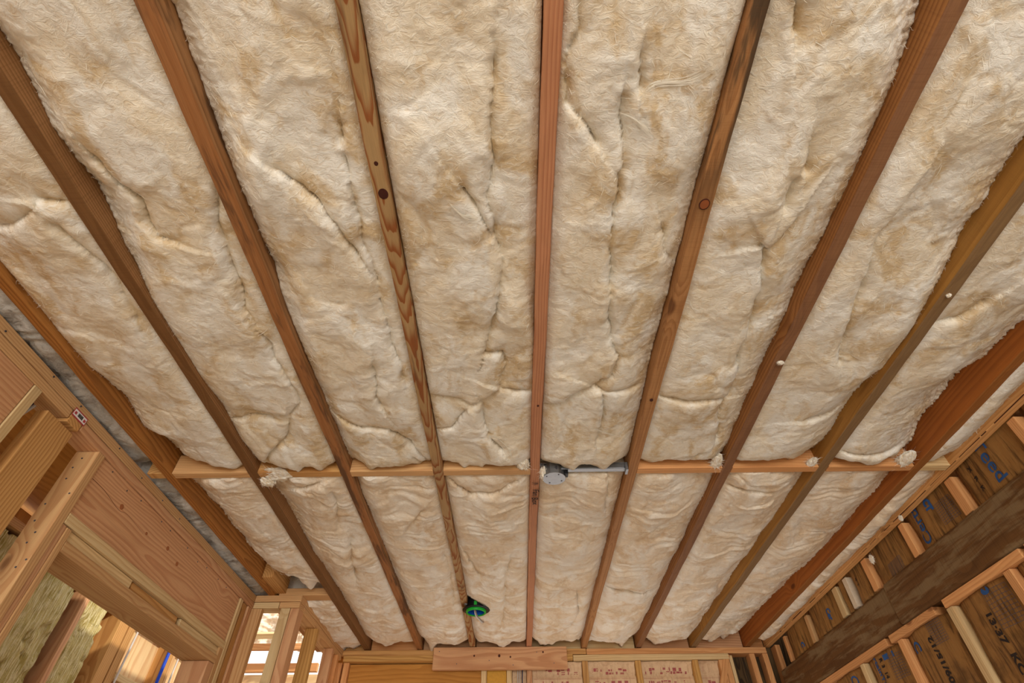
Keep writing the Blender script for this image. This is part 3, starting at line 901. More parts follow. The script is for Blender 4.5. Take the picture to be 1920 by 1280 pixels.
LL = {0: [(0.5, .012), (1.3, .018), (1.45, .055), (1.55, .05), (1.65, .035), (1.75, .085), (1.9, .085), (2.0, .05), (2.3, .07), (2.8, .075), (3.1, .09)],
      1: [(-1, .03), (0.1, .04), (.35, .05), (.5, .035), (.65, .06), (.85, .035), (1.0, .014), (1.35, .012), (1.5, .03), (1.7, .022), (1.9, .03), (2.1, .04), (2.3, .05), (2.7, .035), (3.3, .045), (4.2, .04)],
      2: [(-1, .04), (.2, .05), (.5, .038), (.65, .03), (.9, .045), (1.0, .02), (1.3, .02), (1.5, .03), (1.8, .035), (2.2, .03), (3, .03), (4.2, .03)],
      3: [(-1, .015), (.3, .022), (.6, .015), (1.2, .012), (2, .012), (2.4, .018), (4.2, .02)],
      4: flat(.014), 5: flat(.012), 6: flat(.012), 7: flat(.012), 8: flat(.006)}
RR = {0: flat(.012), 1: flat(.012), 2: flat(.012), 3: [(-1, .012), (.3, .014), (.6, .022), (.9, .022), (1.0, .03), (1.2, .012), (4, .012)],
      4: [(-1, .009), (.3, .012), (.55, .03), (1.0, .036), (1.25, .05), (1.4, .04), (1.7, .035), (2.2, .03), (4.2, .035)],
      5: [(-1, .09), (.05, .09), (.25, .075), (.45, .04), (.7, .035), (1.0, .055), (1.3, .05), (1.8, .04), (2.1, .03), (3, .04), (4.2, .045)],
      6: [(-1, .06), (.4, .06), (.8, .06), (1.0, .03), (1.15, .012), (1.35, .016), (1.45, .05), (1.85, .06), (2.1, .04), (3, .045), (4.2, .05)],
      7: [(-1, .06), (1.0, .04), (1.25, .06), (1.5, .1), (1.75, .09), (1.9, .06), (2.0, .05), (2.5, .05), (3.0, .055), (3.5, .085), (4.2, .1)],
      8: flat(.024)}
names = ['amber and umber joists', 'umber and rust-streaked joists', 'rust-streaked and ringed-grain joists', 'ringed-grain and salmon joists',
         'salmon and mildewed joists', 'mildewed and red-brown joists', 'red-brown and grey joists', 'grey and dark amber joists', 'dark amber and rim joists']
for i in range(9):
    a, b = JX[i][1] + 0.0008, JX[i + 1][0] - 0.0008
    nm = names[i]
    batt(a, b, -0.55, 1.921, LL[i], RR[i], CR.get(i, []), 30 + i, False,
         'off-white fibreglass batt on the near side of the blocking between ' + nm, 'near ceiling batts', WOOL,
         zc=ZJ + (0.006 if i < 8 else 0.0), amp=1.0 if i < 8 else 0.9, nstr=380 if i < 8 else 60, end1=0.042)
    y1 = 4.325
    hole = None
    if i == 0:
        y1 = 3.25
    if i == 3:
        hole = (-0.275, 3.44, 0.05, 0.11)
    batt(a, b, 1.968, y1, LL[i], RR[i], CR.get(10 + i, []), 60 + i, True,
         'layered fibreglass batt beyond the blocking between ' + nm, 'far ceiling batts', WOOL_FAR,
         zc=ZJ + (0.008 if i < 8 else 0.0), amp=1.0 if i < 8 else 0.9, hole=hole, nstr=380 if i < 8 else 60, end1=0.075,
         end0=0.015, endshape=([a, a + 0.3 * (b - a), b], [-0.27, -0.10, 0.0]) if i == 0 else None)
batt(JX[0][1] + .001, JX[1][0] - .001, 3.36, 4.325, flat(.01), flat(.008), [], 91, True,
     'short fibreglass batt over the closet, between amber and umber joists', 'far ceiling batts', WOOL_FAR, zc=ZJ + 0.01, nstr=150, end0=0.02, end1=0.04)
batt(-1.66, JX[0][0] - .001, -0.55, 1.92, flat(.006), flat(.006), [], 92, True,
     'shadow-toned grey insulation strip in the gap above the left wall, near side', 'gap strips', WOOL_GREY, zc=ZJ + 0.032, amp=0.9, nstr=0, res=0.0045)
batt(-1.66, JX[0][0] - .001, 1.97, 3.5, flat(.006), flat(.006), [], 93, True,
     'shadow-toned white insulation strip in the gap above the left wall, far side', 'gap strips', WOOL_GREY, zc=ZJ + 0.028, amp=0.8, nstr=0, res=0.0045)


def tuft(loc, sx, sy, sz, seed, label, mat=None):
    rng = np.random.default_rng(seed)
    n, mm = 72, 44
    th = np.linspace(0, 2 * np.pi, n, endpoint=False)
    ph = np.linspace(0.02, np.pi - 0.02, mm)
    T, P = np.meshgrid(th, ph)
    x, y, z = np.sin(P) * np.cos(T), np.sin(P) * np.sin(T), np.cos(P)
    r = 1 + 0.4 * fbm(x * 1.5 + seed + z, y * 1.5 + z * 1.3, 2) + 0.12 * np.sqrt(gn(x * 3 + z * 3, y * 3 + seed) ** 2 + 0.01) + 0.012 * gn(x * 12, y * 12 + z * 9)
    V = np.stack([x * r * sx, y * r * sy, z * r * sz], -1).reshape(-1, 3)
    idx = np.arange(n * mm).reshape(mm, n)
    nxt = np.roll(idx, -1, 1)
    F = np.stack([idx[:-1], idx[1:], nxt[1:], nxt[:-1]], -1).reshape(-1, 4)
    o = np_mesh('insulation_tuft', V, F, mat or WOOL)
    mottle(o, np.clip(0.4 + fbm(x * 3, y * 3 + z, 2), 0, 1).ravel(), np.clip(fbm(x * 4 + seed, y * 4 + z * 3, 2), 0, 1).ravel(), (x * 0).ravel())
    o.location = loc
    # wispy fibres
    m_ = 220
    seg = 4
    d = rng.normal(0, 1, (m_, 3))
    d /= np.linalg.norm(d, axis=1)[:, None]
    p = d * np.array([sx, sy, sz]) * 0.9
    SV = np.zeros((m_, seg + 1, 2, 3))
    bend = rng.normal(0, 1, (m_, 3))
    side = np.cross(d, rng.normal(0, 1, (m_, 3)))
    side /= np.linalg.norm(side, axis=1)[:, None]
    ln = rng.uniform(0.15, 0.6, m_) * max(sx, sy)
    for k in range(seg + 1):
        q = p + (d + bend * 0.5 * k / seg) * (ln * k / seg)[:, None] * np.array([1, 1, 0.5])
        w = 0.0006 * (1 - 0.8 * k / seg)
        SV[:, k, 0], SV[:, k, 1] = q + side * w, q - side * w
    id2 = np.arange(m_ * (seg + 1) * 2).reshape(m_, seg + 1, 2)
    F2 = np.stack([id2[:, :-1, 0], id2[:, :-1, 1], id2[:, 1:, 1], id2[:, 1:, 0]], -1).reshape(-1, 4)
    w_ = np_mesh('loose_fibres', SV.reshape(-1, 3), F2, STRAND, o)
    w_['kind'] = 'stuff'
    tag(o, label, 'tuft', 'stray insulation tufts')
    return o


tuft((-1.0, 1.95, ZJ + 0.008), 0.055, 0.035, 0.016, 5, 'torn white tuft spilling over the blocking beside the umber joist')
tuft((-1.055, 1.99, ZJ - 0.005), 0.026, 0.03, 0.012, 8, 'small torn tuft hooked on the umber joist at the blocking')
tuft((0.035, 1.9, ZJ + 0.012), 0.022, 0.04, 0.014, 6, 'white tuft squeezed over the blocking left of the salmon joist')
tuft((1.62, 1.905, ZJ + 0.018), 0.026, 0.05, 0.018, 7, 'cream tuft bulging over the blocking left of the dark amber joist')
tuft((1.235, 1.91, ZJ + 0.012), 0.016, 0.03, 0.010, 14, 'small cream tuft over the blocking left of the grey joist')
tuft((0.885, 1.285, ZJ - 0.004), 0.010, 0.007, 0.004, 9, 'white fluff speck stuck under the red-brown joist')
tuft((1.285, 1.005, ZJ - 0.003), 0.006, 0.006, 0.004, 10, 'white fluff speck stuck under the grey joist')
tuft((0.835, 1.90, ZJ + 0.012), 0.018, 0.05, 0.013, 12, 'cream tuft corner over the blocking left of the red-brown joist')
tuft((1.80, 2.335, 2.418), 0.005, 0.010, 0.012, 15, 'white fluff hanging under the rim joist above the printed letters')
tuft((1.85, 2.75, 2.405), 0.005, 0.016, 0.02, 16, 'ragged white fluff hanging under the rim joist by a stud')

# ------------------------------------------------------------------ paper-faced wall batts and print
def text_geo(s, size, bold=0.0, squash=1.0):
    cu = bpy.data.curves.new('glyphs', 'FONT')
    cu.body = s
    cu.size = size
    cu.offset = bold
    cu.resolution_u = 3
    cu.align_x = 'LEFT'
    o = bpy.data.objects.new('glyphs', cu)
    COL.objects.link(o)
    bpy.context.view_layer.update()
    ev = o.evaluated_get(bpy.context.evaluated_depsgraph_get())
    me = ev.to_mesh()
    V = np.array([v.co[:] for v in me.vertices])
    F = [tuple(p.vertices) for p in me.polygons]
    ev.to_mesh_clear()
    bpy.data.objects.remove(o)
    bpy.data.curves.remove(cu)
    V[:, 0] *= squash
    return V, F


def poly_obj(name, V, F, mat, parent):
    me = bpy.data.meshes.new(name)
    me.from_pydata([tuple(map(float, v)) for v in V], [], F)
    me.materials.append(mat)
    return link(name, me, parent)


def kraft_x(y, z, seed, y0, y1):
    u = (y - y0) / (y1 - y0)
    pil = np.sin(np.clip(u, 0, 1) * np.pi) ** 0.6
    return 0.036 - 0.024 * pil - 0.007 * fbm(y * 6 + seed, z * 3.5, 3) - 0.006 * np.abs(gn(y * 16 + seed, z * 3))


def kraft(y0, y1, z0, z1, seed, label, prints=(), grid=None):
    ny, nz = 40, max(12, int((z1 - z0) / 0.012))
    Y, Zg = np.meshgrid(np.linspace(y0, y1, ny), np.linspace(z0, z1, nz))
    Xg = XR + kraft_x(Y, Zg, seed, y0, y1)
    base = np.array([XR + 0.06, (y0 + y1) / 2, z0])
    V = np.stack([Xg, Y, Zg], -1).reshape(-1, 3)
    idx = np.arange(ny * nz).reshape(nz, ny)
    F = np.stack([idx[:-1, :-1], idx[1:, :-1], idx[1:, 1:], idx[:-1, 1:]], -1).reshape(-1, 4)
    # back body: push a copy of the rim out to the sheathing
    per = np.concatenate([idx[0, :], idx[1:, -1], idx[-1, -2::-1], idx[-2:0:-1, 0]])
    PV = V[per].copy()
    PV[:, 0] = XR + 0.15
    b0, k = len(V), len(per)
    SF = np.array([(per[i], per[(i + 1) % k], b0 + (i + 1) % k, b0 + i) for i in range(k)])
    o = np_mesh('paper_faced_batt', np.concatenate([V, PV]) - base, np.concatenate([F, SF]), KRAFT)
    o.location = base
    tag(o, label, 'insulation', 'paper-faced wall batts')
    words = []
    for (s, size, y, z, up, ink, bold, sq) in prints:
        at = 0.0
        for wd in s.split(' '):
            if wd:
                words.append((wd, size, y, z + at * (1 if up else -1), up, ink, bold, sq))
                at += float(text_geo(wd, size, bold, sq)[0][:, 0].max())
            at += size * 0.28 * sq
    for (s, size, y, z, up, ink, bold, sq) in words:
        TV, TF = text_geo(s, size, bold, sq)
        if up:      # reads upwards, letter tops towards the far wall
            yy, zz = y + TV[:, 1], z + TV[:, 0]
        else:       # reads downwards, letter tops towards the viewer
            yy, zz = y - TV[:, 1], z - TV[:, 0]
        keep = [f for f in TF if all(z0 + 0.004 < zz[i] < z1 - 0.002 and y0 + 0.002 < yy[i] < y1 - 0.002 for i in f)]
        if not keep:
            continue
        xx = XR + kraft_x(yy, zz, seed, y0, y1) - 0.0022
        poly_obj('lettering', np.stack([xx, yy, zz], 1) - base, keep, ink, o)
    if grid:
        gy0, gy1, gz0, gz1 = grid
        GV, GF = [], []
        def bar(a, b, c, d_, n=14):
            for i in range(n):
                t0, t1 = i / n, (i + 1) / n
                if abs(a - b) > abs(c - d_):
                    q = [(a + (b - a) * t0, c), (a + (b - a) * t1, c), (a + (b - a) * t1, d_), (a + (b - a) * t0, d_)]
                else:
                    q = [(a, c + (d_ - c) * t0), (b, c + (d_ - c) * t0), (b, c + (d_ - c) * t1), (a, c + (d_ - c) * t1)]
                k0 = len(GV)
                for (yy, zz) in q:
                    GV.append((XR + float(kraft_x(np.array(yy), np.array(zz), seed, y0, y1)) - 0.002, yy, zz))
                GF.append((k0, k0 + 1, k0 + 2, k0 + 3))
        for i in range(10):
            zz = gz0 + (gz1 - gz0) * i / 9
            bar(gy0, gy1, zz, zz + 0.0016)
        for i in range(8):
            yy = gy0 + (gy1 - gy0) * i / 7
            bar(yy, yy + 0.0014, gz0, gz1)
        poly_obj('printed_table', np.array(GV) - base, GF, GRID_INK, o)
    return o


GRID_INK = plain('faint_grey_print', lin(92, 84, 88), 0.8)
U0, U1 = 1.052 + E0, 1.30 + E0
L1 = 0.824 + E0
# upper row, above the old beam
kraft(1.242, 1.59, U0, U1, 1, 'brown paper-faced batt above the beam at the right picture edge')
kraft(1.636, 2.005, U0, U1, 2, 'brown paper-faced batt above the beam with large blue letters Teed',
      [('CertainTeed', 0.085, 1.83, U1 + 0.205, False, INK_BLUE, 0.0012, 1.0), ('X  R  K  14', 0.026, 1.925, U0 + 0.145, False, INK, 0.0008, 1.3)])
kraft(2.058, 2.415, U0, U1, 3, 'brown paper-faced batt above the beam with blue letters Certa',
      [('CertainTeed', 0.085, 2.305, U0 + 0.012, True, INK_BLUE, 0.001, 0.9), ('CT', 0.05, 2.235, U0 + 0.165, False, INK_BLUE, 0.004, 0.8)], (2.09, 2.19, U0 + 0.03, U0 + 0.12))
kraft(2.46, 2.808, U0, U1, 4, 'brown paper-faced batt above the beam right of the joint in the beams', (), (2.56, 2.68, U0 + 0.0, U0 + 0.06))
kraft(2.864, 3.058, U0, U1, 5, 'narrow brown paper-faced batt left of the beam joint, above the beam',
      [('4 1', 0.03, 2.99, U0 + 0.12, False, INK, 0.001, 1.2)])
kraft(3.108, 3.192, U0, U1, 6, 'thin sliver of paper-faced batt between white stud and tan stud')
kraft(3.254, 3.656, U0, U1, 7, 'paper-faced batt above the beam with faint blue print, left of tan stud',
      [('Cer', 0.05, 3.40, U0 + 0.10, False, INK_BLUE, 0.002, 0.8)])
kraft(3.704, 4.066, U0, U1, 8, 'paper-faced batt above the beam near the back corner',
      [('C', 0.05, 3.86, U0 + 0.05, False, INK_BLUE, 0.003, 0.8)])
# lower row, below the beam
kraft(1.642, 2.018, 0.06, L1, 9, 'paper-faced batt below the beam at the right picture edge')
kraft(2.066, 2.40, 0.06, L1, 10, 'paper-faced batt below the beam printed 13.37 KC 09/15 with table',
      [('13·37  KC  09/15/', 0.040, 2.262, L1 - 0.075, False, INK, 0.0016, 1.28), ('CertainTeed', 0.06, 2.34, L1 + 0.24, False, INK_BLUE, 0.001, 0.8), ('0', 0.05, 2.215, L1 - 0.005, False, INK_BLUE, 0.006, 0.8)],
      (2.10, 2.22, L1 - 0.15, L1 - 0.02))
kraft(2.448, 2.828, 0.06, L1, 11, 'paper-faced batt below the beam printed with date digits and blue C',
      [('13·37  KC  09/15/12', 0.040, 2.63, L1 - 0.475, True, INK, 0.0016, 1.28), ('C', 0.075, 2.80, L1 - 0.03, False, INK_BLUE, 0.002, 0.9)], (2.53, 2.63, L1 - 0.09, L1 - 0.005))
kraft(2.874, 3.236, 0.06, L1, 12, 'paper-faced batt below the beam with a solid blue print bar',
      [('CertainTeed', 0.055, 3.15, L1 + 0.05, False, INK_BLUE, 0.0012, 0.8), ('I', 0.1, 3.04, L1 - 0.015, False, INK_BLUE, 0.008, 0.9), ('R 3  14', 0.03, 3.085, L1 - 0.02, False, INK, 0.0012, 1.0)], (2.92, 3.02, L1 - 0.13, L1 - 0.03))
kraft(3.282, 3.646, 0.06, L1, 13, 'paper-faced batt below the beam nearest the back corner',
      [('Ce', 0.07, 3.42, L1 - 0.02, False, INK_BLUE, 0.001, 0.9)])

# back wall: pink-printed horizontal batts ----------------------------------
def pink(x0, x1, seed, words):
    rng = random.Random(seed)
    zt = 1.124 + E0
    nx, nz = 40, 60
    X, Zg = np.meshgrid(np.linspace(x0, x1, nx), np.linspace(zt - 0.9, zt, nz))
    dep = zt - Zg
    fold = 0.018 * np.exp(-((dep - 0.075) / 0.012) ** 2)
    Yg = YB + 0.05 + 0.03 * np.exp(-(dep / 0.012) ** 2) * -1 + fold + 0.008 * fbm(X * 7 + seed, Zg * 9, 3) + 0.005 * gn(X * 20, Zg * 26 + seed)
    base = np.array([(x0 + x1) / 2, YB + 0.05, zt - 0.9])
    idx = np.arange(nx * nz).reshape(nz, nx)
    V = np.stack([X, Yg, Zg], -1).reshape(-1, 3)
    F = np.stack([idx[:-1, :-1], idx[:-1, 1:], idx[1:, 1:], idx[1:, :-1]], -1).reshape(-1, 4)
    per = np.concatenate([idx[0, :], idx[1:, -1], idx[-1, -2::-1], idx[-2:0:-1, 0]])
    PV = V[per].copy()
    PV[:, 1] = YB + 0.14
    b0, k = len(V), len(per)
    SF = np.array([(per[i], per[(i + 1) % k], b0 + (i + 1) % k, b0 + i) for i in range(k)])
    o = np_mesh('paper_faced_batt', np.concatenate([V, PV]) - base, np.concatenate([F, SF]), KRAFT_PINK)
    o.location = base
    tag(o, words, 'insulation', 'pale printed wall batts')
    GV, GF = [], []

    def mark(a, b, c, d_):
        k0 = len(GV)
        for (xx, zz) in ((a, c), (b, c), (b, d_), (a, d_)):
            dd = zt - zz
            yy = YB + 0.05 - 0.03 * math.exp(-(dd / 0.012) ** 2) + 0.018 * math.exp(-((dd - 0.075) / 0.012) ** 2)
            yy += 0.008 * float(fbm(np.array(xx * 7 + seed), np.array(zz * 9), 3)) + 0.005 * float(gn(np.array(xx * 20), np.array(zz * 26 + seed)))
            GV.append((xx, yy - 0.003, zz))
        GF.append((k0, k0 + 1, k0 + 2, k0 + 3))
    for row, (dz, hh) in enumerate(((0.036, 0.02), (0.058, 0.014), (0.115, 0.02), (0.14, 0.012), (0.19, 0.02))):
        xx = x0 + 0.02 + rng.uniform(0, 0.08)
        while xx < x1 - 0.05:
            w = rng.choice((0.012, 0.018, 0.026, 0.008))
            if rng.random() < 0.7:
                for q in range(3):
                    if rng.random() < 0.8:
                        mark(xx, xx + w, zt - dz - hh * (q + 0.75) / 3, zt - dz - hh * q / 3)
            xx += w + rng.choice((0.004, 0.006, 0.02))
    for xx in np.arange(x0 + 0.03, x1 - 0.01, 0.11):
        mark(xx, xx + 0.0012, zt - 0.06, zt - 0.03)
    mark(x0 + 0.01, x1 - 0.01, zt - 0.1006, zt - 0.0995)
    poly_obj('printed_marks', np.array(GV) - base, GF, INK_RED, o)


pink(0.106, 0.463, 2, 'pale batt with red printed marks right below the nailed board')
pink(0.507, 0.844, 3, 'pale batt with red printed marks, middle bay of the back wall')
pink(0.888, 1.255, 4, 'pale batt with red printed marks, right bay of the back wall')
pink(1.299, 1.444, 5, 'narrow pale batt with red marks beside the diagonal brace')
# small bays under the nailed board
o = lumber('insulation_board', (-0.217, -0.078), (YB + 0.03, YB + 0.06), (0.3, 1.127 + E0), FOAM, None, 'Z', 0.003)
tag(o, 'yellow foam panel with a dark red stain under the nailed board', 'panel')
TV = [(0.028 * (1 + 0.2 * math.sin(3 * a)) * math.cos(a), -0.0166, 0.024 * (1 + 0.15 * math.cos(4 * a)) * math.sin(a)) for a in np.linspace(0, 2 * math.pi, 24, endpoint=False)]
sp = poly_obj('stain', [(p[0] + 0.028, p[2] + 0.725, 0.0166) for p in TV], [tuple(range(24))], RUST, o)
lumber('batt_offcut', (-0.038, 0.064), (YB + 0.06, YB + 0.08), (0.3, 1.127 + E0), KRAFT_PINK, None, 'Z', 0.002)
tag(COL.objects[-1], 'narrow pale insulation piece behind the wires in the back wall', 'insulation')
for k, (xx, mt, w) in enumerate(((0.006, CABLE, 'white cable rising behind the nailed board'), (0.02, CABLE, 'second white cable behind the nailed board, by blue cable'), (0.038, CABLE_DARK, 'dark blue cable rising behind the nailed board'))):
    o = tube('cable', smooth_path([(xx - 0.02 + 0.01 * k, YB + 0.03, 1.5), (xx + 0.012, YB + 0.02, 1.9), (xx - 0.004, YB + 0.03, 2.2), (xx, YB + 0.035, 2.35)]), 0.0035, mt)
    tag(o, w, 'cable', 'cables in the back wall')

# ------------------------------------------------------------------ recessed light housing
LX, LY, LZ = -0.250, 3.455, ZJ - 0.027
can = empty('recessed_light', (LX, LY, LZ))
can.scale = (1.12, 1.12, 1.12)
tag(can, 'green and black recessed light housing hanging beside the ringed-grain joist', 'light housing')
lathe('flange', [(0.054, 0.0), (0.074, 0.001), (0.0755, 0.003), (0.074, 0.005), (0.054, 0.006), (0.054, 0.0)], (0, 0, 0), BLACK, can)
lathe('trim_ring', [(0.046, -0.012), (0.0535, -0.0135), (0.055, -0.010), (0.055, 0.012), (0.050, 0.014), (0.046, 0.010), (0.046, -0.012)], (0, 0, 0), GREEN, can)
lathe('reflector', [(0.0455, -0.008), (0.0452, 0.03), (0.044, 0.085), (0.03, 0.092), (0.0, 0.093)], (0, 0, 0), BLUE_IN, can)
lathe('can_body', [(0.056, 0.006), (0.056, 0.05), (0.057, 0.052), (0.056, 0.1), (0.04, 0.108), (0.0, 0.109)], (0, 0, 0), BLACK, can)
for a in (0.9, 2.6, 4.7):
    b_ = lumber('mounting_clip', (-0.008, 0.008), (0.056, 0.062), (0.004, 0.03), GREEN, can, 'Z', 0.001)
    b_.location = (math.cos(a) * 0.059, math.sin(a) * 0.059, 0.017)
    b_.rotation_euler = (math.pi / 2, 0, a + math.pi / 2)
tube('lead_wire', smooth_path([(-0.008, 0.0, 0.085), (-0.006, 0.0, 0.02), (0.004, 0.01, -0.02), (0.022, 0.026, -0.036), (0.042, 0.045, -0.046)]), 0.0035, COPPER, can)
tube('lead_wire', smooth_path([(-0.014, 0.004, 0.085), (-0.012, 0.0, 0.02), (-0.002, 0.008, -0.022), (0.018, 0.026, -0.040), (0.034, 0.044, -0.050)]), 0.003, CABLE, can)
tube('supply_conduit', smooth_path([(-0.052, -0.03, 0.02), (-0.062, -0.04, 0.035), (-0.05, -0.045, 0.06), (-0.03, -0.04, 0.09)]), 0.009, GALV, can)

# ------------------------------------------------------------------ fan box on a bar hanger
BX, BY = 0.162, 1.95
fb = empty('junction_box', (BX, BY, ZJ))
tag(fb, 'round galvanised ceiling box hanging beside the salmon joist', 'junction box')


def octa(name, r0, r1, z0, z1, mat, parent, n=8):
    bm = bmesh.new()
    bmesh.ops.create_cone(bm, cap_ends=True, segments=n, radius1=r0, radius2=r1, depth=z1 - z0)
    bmesh.ops.bevel(bm, geom=bm.edges[:], offset=0.0012, segments=1, affect='EDGES')
    me = bpy.data.meshes.new(name)
    bm.to_mesh(me)
    bm.free()
    me.materials.append(mat)
    o = link(name, me, parent)
    o.location = (0, 0, (z0 + z1) / 2)
    o.rotation_euler = (0, 0, math.pi / 8)
    return o


octa('box_body', 0.046, 0.044, -0.024, 0.026, GALV, fb)


def under_part(o, part):
    # a piece fixed to one part of its thing (both were placed in the thing's own space)
    o.parent = part
    o.matrix_parent_inverse = (Matrix.Translation(part.location) @ part.rotation_euler.to_matrix().to_4x4()).inverted()


COVER = octa('cover_plate', 0.049, 0.049, -0.0275, -0.0245, GALV, fb, 32)
for a in range(4):
    b_ = octa('screw', 0.0035, 0.0035, -0.0295, -0.0272, STEEL_NAIL, fb, 10)
    b_.location = (0.036 * math.cos(a * math.pi / 2 + 0.5), 0.036 * math.sin(a * math.pi / 2 + 0.5), -0.0285)
    under_part(b_, COVER)
for a in (0.2, 1.8, 3.4, 5.0):
    b_ = octa('knockout', 0.010, 0.010, -0.0012, 0.0012, STEEL_NAIL, fb, 16)
    b_.location = (0.0425 * math.cos(a), 0.0425 * math.sin(a), 0.0)
    b_.rotation_euler = (0, math.pi / 2, a)
b_ = lumber('clamp', (0.04, 0.056), (-0.03, 0.0), (-0.022, 0.022), BLACK, fb, 'Z', 0.001)
b_.location = (0.05, -0.012, 0.002)
bh = empty('bar_hanger', (0.33, 1.925, ZJ))
tag(bh, 'straight steel bar hanger spanning two joists, carrying the round box', 'bar hanger')
for nm, zz, hh, yy, tk in (('bar', 0.004, 0.024, 0.0, 0.003), ('bar_lip', 0.0, 0.004, 0.008, 0.011)):
    b_ = lumber(nm, (-0.14, 0.132), (yy - tk, yy + tk), (zz, zz + hh), GALV, bh, 'X', 0.001)
    b_.location = (-0.004, yy, zz + hh / 2)
b_ = lumber('bar_top', (-0.225, 0.135), (0.0, 0.02), (0.016, 0.0185), GALV, bh, 'X', 0.0005)
b_.location = (-0.045, 0.008, 0.030)
BRK = b_ = lumber('end_bracket', (0.128, 0.139), (-0.018, 0.018), (-0.008, 0.03), GALV, bh, 'Z', 0.001)
b_.location = (0.134, 0.004, 0.006)
for zz in (-0.006, 0.006):
    b_ = octa('screw', 0.005, 0.005, -0.002, 0.002, STEEL_NAIL, bh, 12)
    b_.location = (0.127, 0.004 + zz, 0.012 + zz)
    b_.rotation_euler = (0, math.pi / 2, 0)
    under_part(b_, BRK)
tuft((0.118, 1.945, ZJ - 0.002), 0.012, 0.028, 0.024, 20, 'fluffy white tuft clinging to the round steel box')

# ------------------------------------------------------------------ handwriting on the middle joist
J4 = JO[4]


def on_joist(V, x, y):
    # text x runs away from the viewer (+Y), letter tops point to +X, face down
    w = np.stack([x + V[:, 1], y + V[:, 0], np.full(len(V), ZJ - 0.0035)], 1)
    return w - np.array(J4.location)


TV, TF = text_geo('Fan Box', 0.040, 0.0004, 1.0)
TV[:, 0] += TV[:, 1] * 0.12
TV[:, 1] += 0.002 * np.sin(TV[:, 0] * 60)
poly_obj('handwriting', on_joist(TV, 0.075, 2.075), TF, INK, J4)
AV, AF = [], []
for (a, b, c, d_) in ((-0.012, 0.0, 0.016, 0.004), (-0.012, 0.012, 0.016, 0.004), (-0.003, 0.019, 0.014, 0.012)):
    k0 = len(AV)
    nrm = Vector((-(d_ - b), c - a)).normalized() * 0.0013
    AV += [(b + nrm.y, a + nrm.x, 0), (d_ + nrm.y, c + nrm.x, 0), (d_ - nrm.y, c - nrm.x, 0), (b - nrm.y, a - nrm.x, 0)]
    AF.append((k0, k0 + 1, k0 + 2, k0 + 3))
poly_obj('handwriting', on_joist(np.array(AV), 0.083, 2.02), AF, INK, J4)

KNOT_IN = plain('knot_wood', lin(150, 84, 46), 0.7)
KNOT_DK = plain('knot_dark', lin(70, 30, 18), 0.7)


def knot(j, x, y, r, inner):
    for nm, prof, mt in (('knot_ring', [(r * 0.86, -0.0006), (r, -0.0004), (r, 0.002), (r * 0.86, 0.002)], KNOT_DK), ('knot', [(0.0, -0.0004), (r * 0.85, -0.0003), (r * 0.85, 0.002)], inner)):
        o = lathe(nm, prof, (x, y, ZJ - 0.0022), mt, None, 24, False)
        o.parent = JO[j]
        o.matrix_parent_inverse = Matrix.Translation(-JO[j].location)
        o.scale = (1.0, 1.15, 1.0)


knot(5, 0.490, 0.695, 0.0135, KNOT_IN)
knot(3, -0.322, 0.655, 0.0125, KNOT_DK)
knot(3, -0.325, 0.575, 0.005, KNOT_DK)
knot(5, 0.49, 1.475, 0.006, KNOT_DK)
knot(4, 0.085, 1.5, 0.004, KNOT_DK)

# ------------------------------------------------------------------ plate sticker, nails, cables on the left wall
st = empty('plate_sticker', (XL + 0.001, 1.487, 1.17 + E0))
tag(st, 'small white and red paper sticker on the left top plate', 'sticker')


def sticker(name, y0, y1, z0, z1, out, mat):
    o = lumber(name, (0, 0.0006), (y0, y1), (z0, z1), mat, st, 'Y', 0)
    o.location = (out, (y0 + y1) / 2, (z0 + z1) / 2)
    if name in ('sticker_square', 'sticker_bar'):
        under_part(o, FACE)
    return o


sticker('sticker_border', -0.036, 0.036, -0.0155, 0.0155, 0.0006, LABEL_R)
FACE = sticker('sticker_face', -0.033, 0.033, -0.011, 0.011, 0.0012, LABEL_W)
sticker('sticker_square', -0.030, -0.020, -0.006, 0.004, 0.0018, LABEL_R)
sticker('sticker_square', 0.020, 0.030, -0.006, 0.004, 0.0018, LABEL_R)
for k in range(9):
    sticker('sticker_bar', -0.012 + k * 0.003, -0.0105 + k * 0.003 + 0.0006 * (k % 2), -0.006, 0.007, 0.0018, INK)
for k in range(3):
    o = tube('cable', smooth_path([(-1.60, 1.345 + 0.012 * k, 1.127 + E0), (-1.605 - 0.004 * k, 1.338 + 0.008 * k, 1.05 + E0), (-1.62 - 0.006 * k, 1.33 + 0.004 * k, 0.9 + E0), (-1.62 - 0.006 * k, 1.335 + 0.012 * k, 0.5 + E0)]), 0.0045, CABLE if k != 1 else CABLE_DARK)
    tag(o, ['pale electrical cable left of the wide post, nearest the narrow stud', 'dark cable between two pale cables beside the wide post',
            'pale electrical cable hugging the wide post in the left wall'][k], 'cable', 'cables in the left wall')
nd = bpy.data.meshes.new('nail_head')
bm = bmesh.new()
bmesh.ops.create_cone(bm, cap_ends=True, segments=10, radius1=0.0034, radius2=0.003, depth=0.0016)
bm.to_mesh(nd)
bm.free()
nd.materials.append(STEEL_NAIL)


def stick(o, parent):
    o.parent = parent
    o.matrix_parent_inverse = (Matrix.Translation(parent.location) @ parent.rotation_euler.to_matrix().to_4x4()).inverted()
    return o


def nail(parent, p, rot):
    o = stick(link('nail_head', nd), parent)
    o.location = Vector(p)
    o.rotation_euler = rot


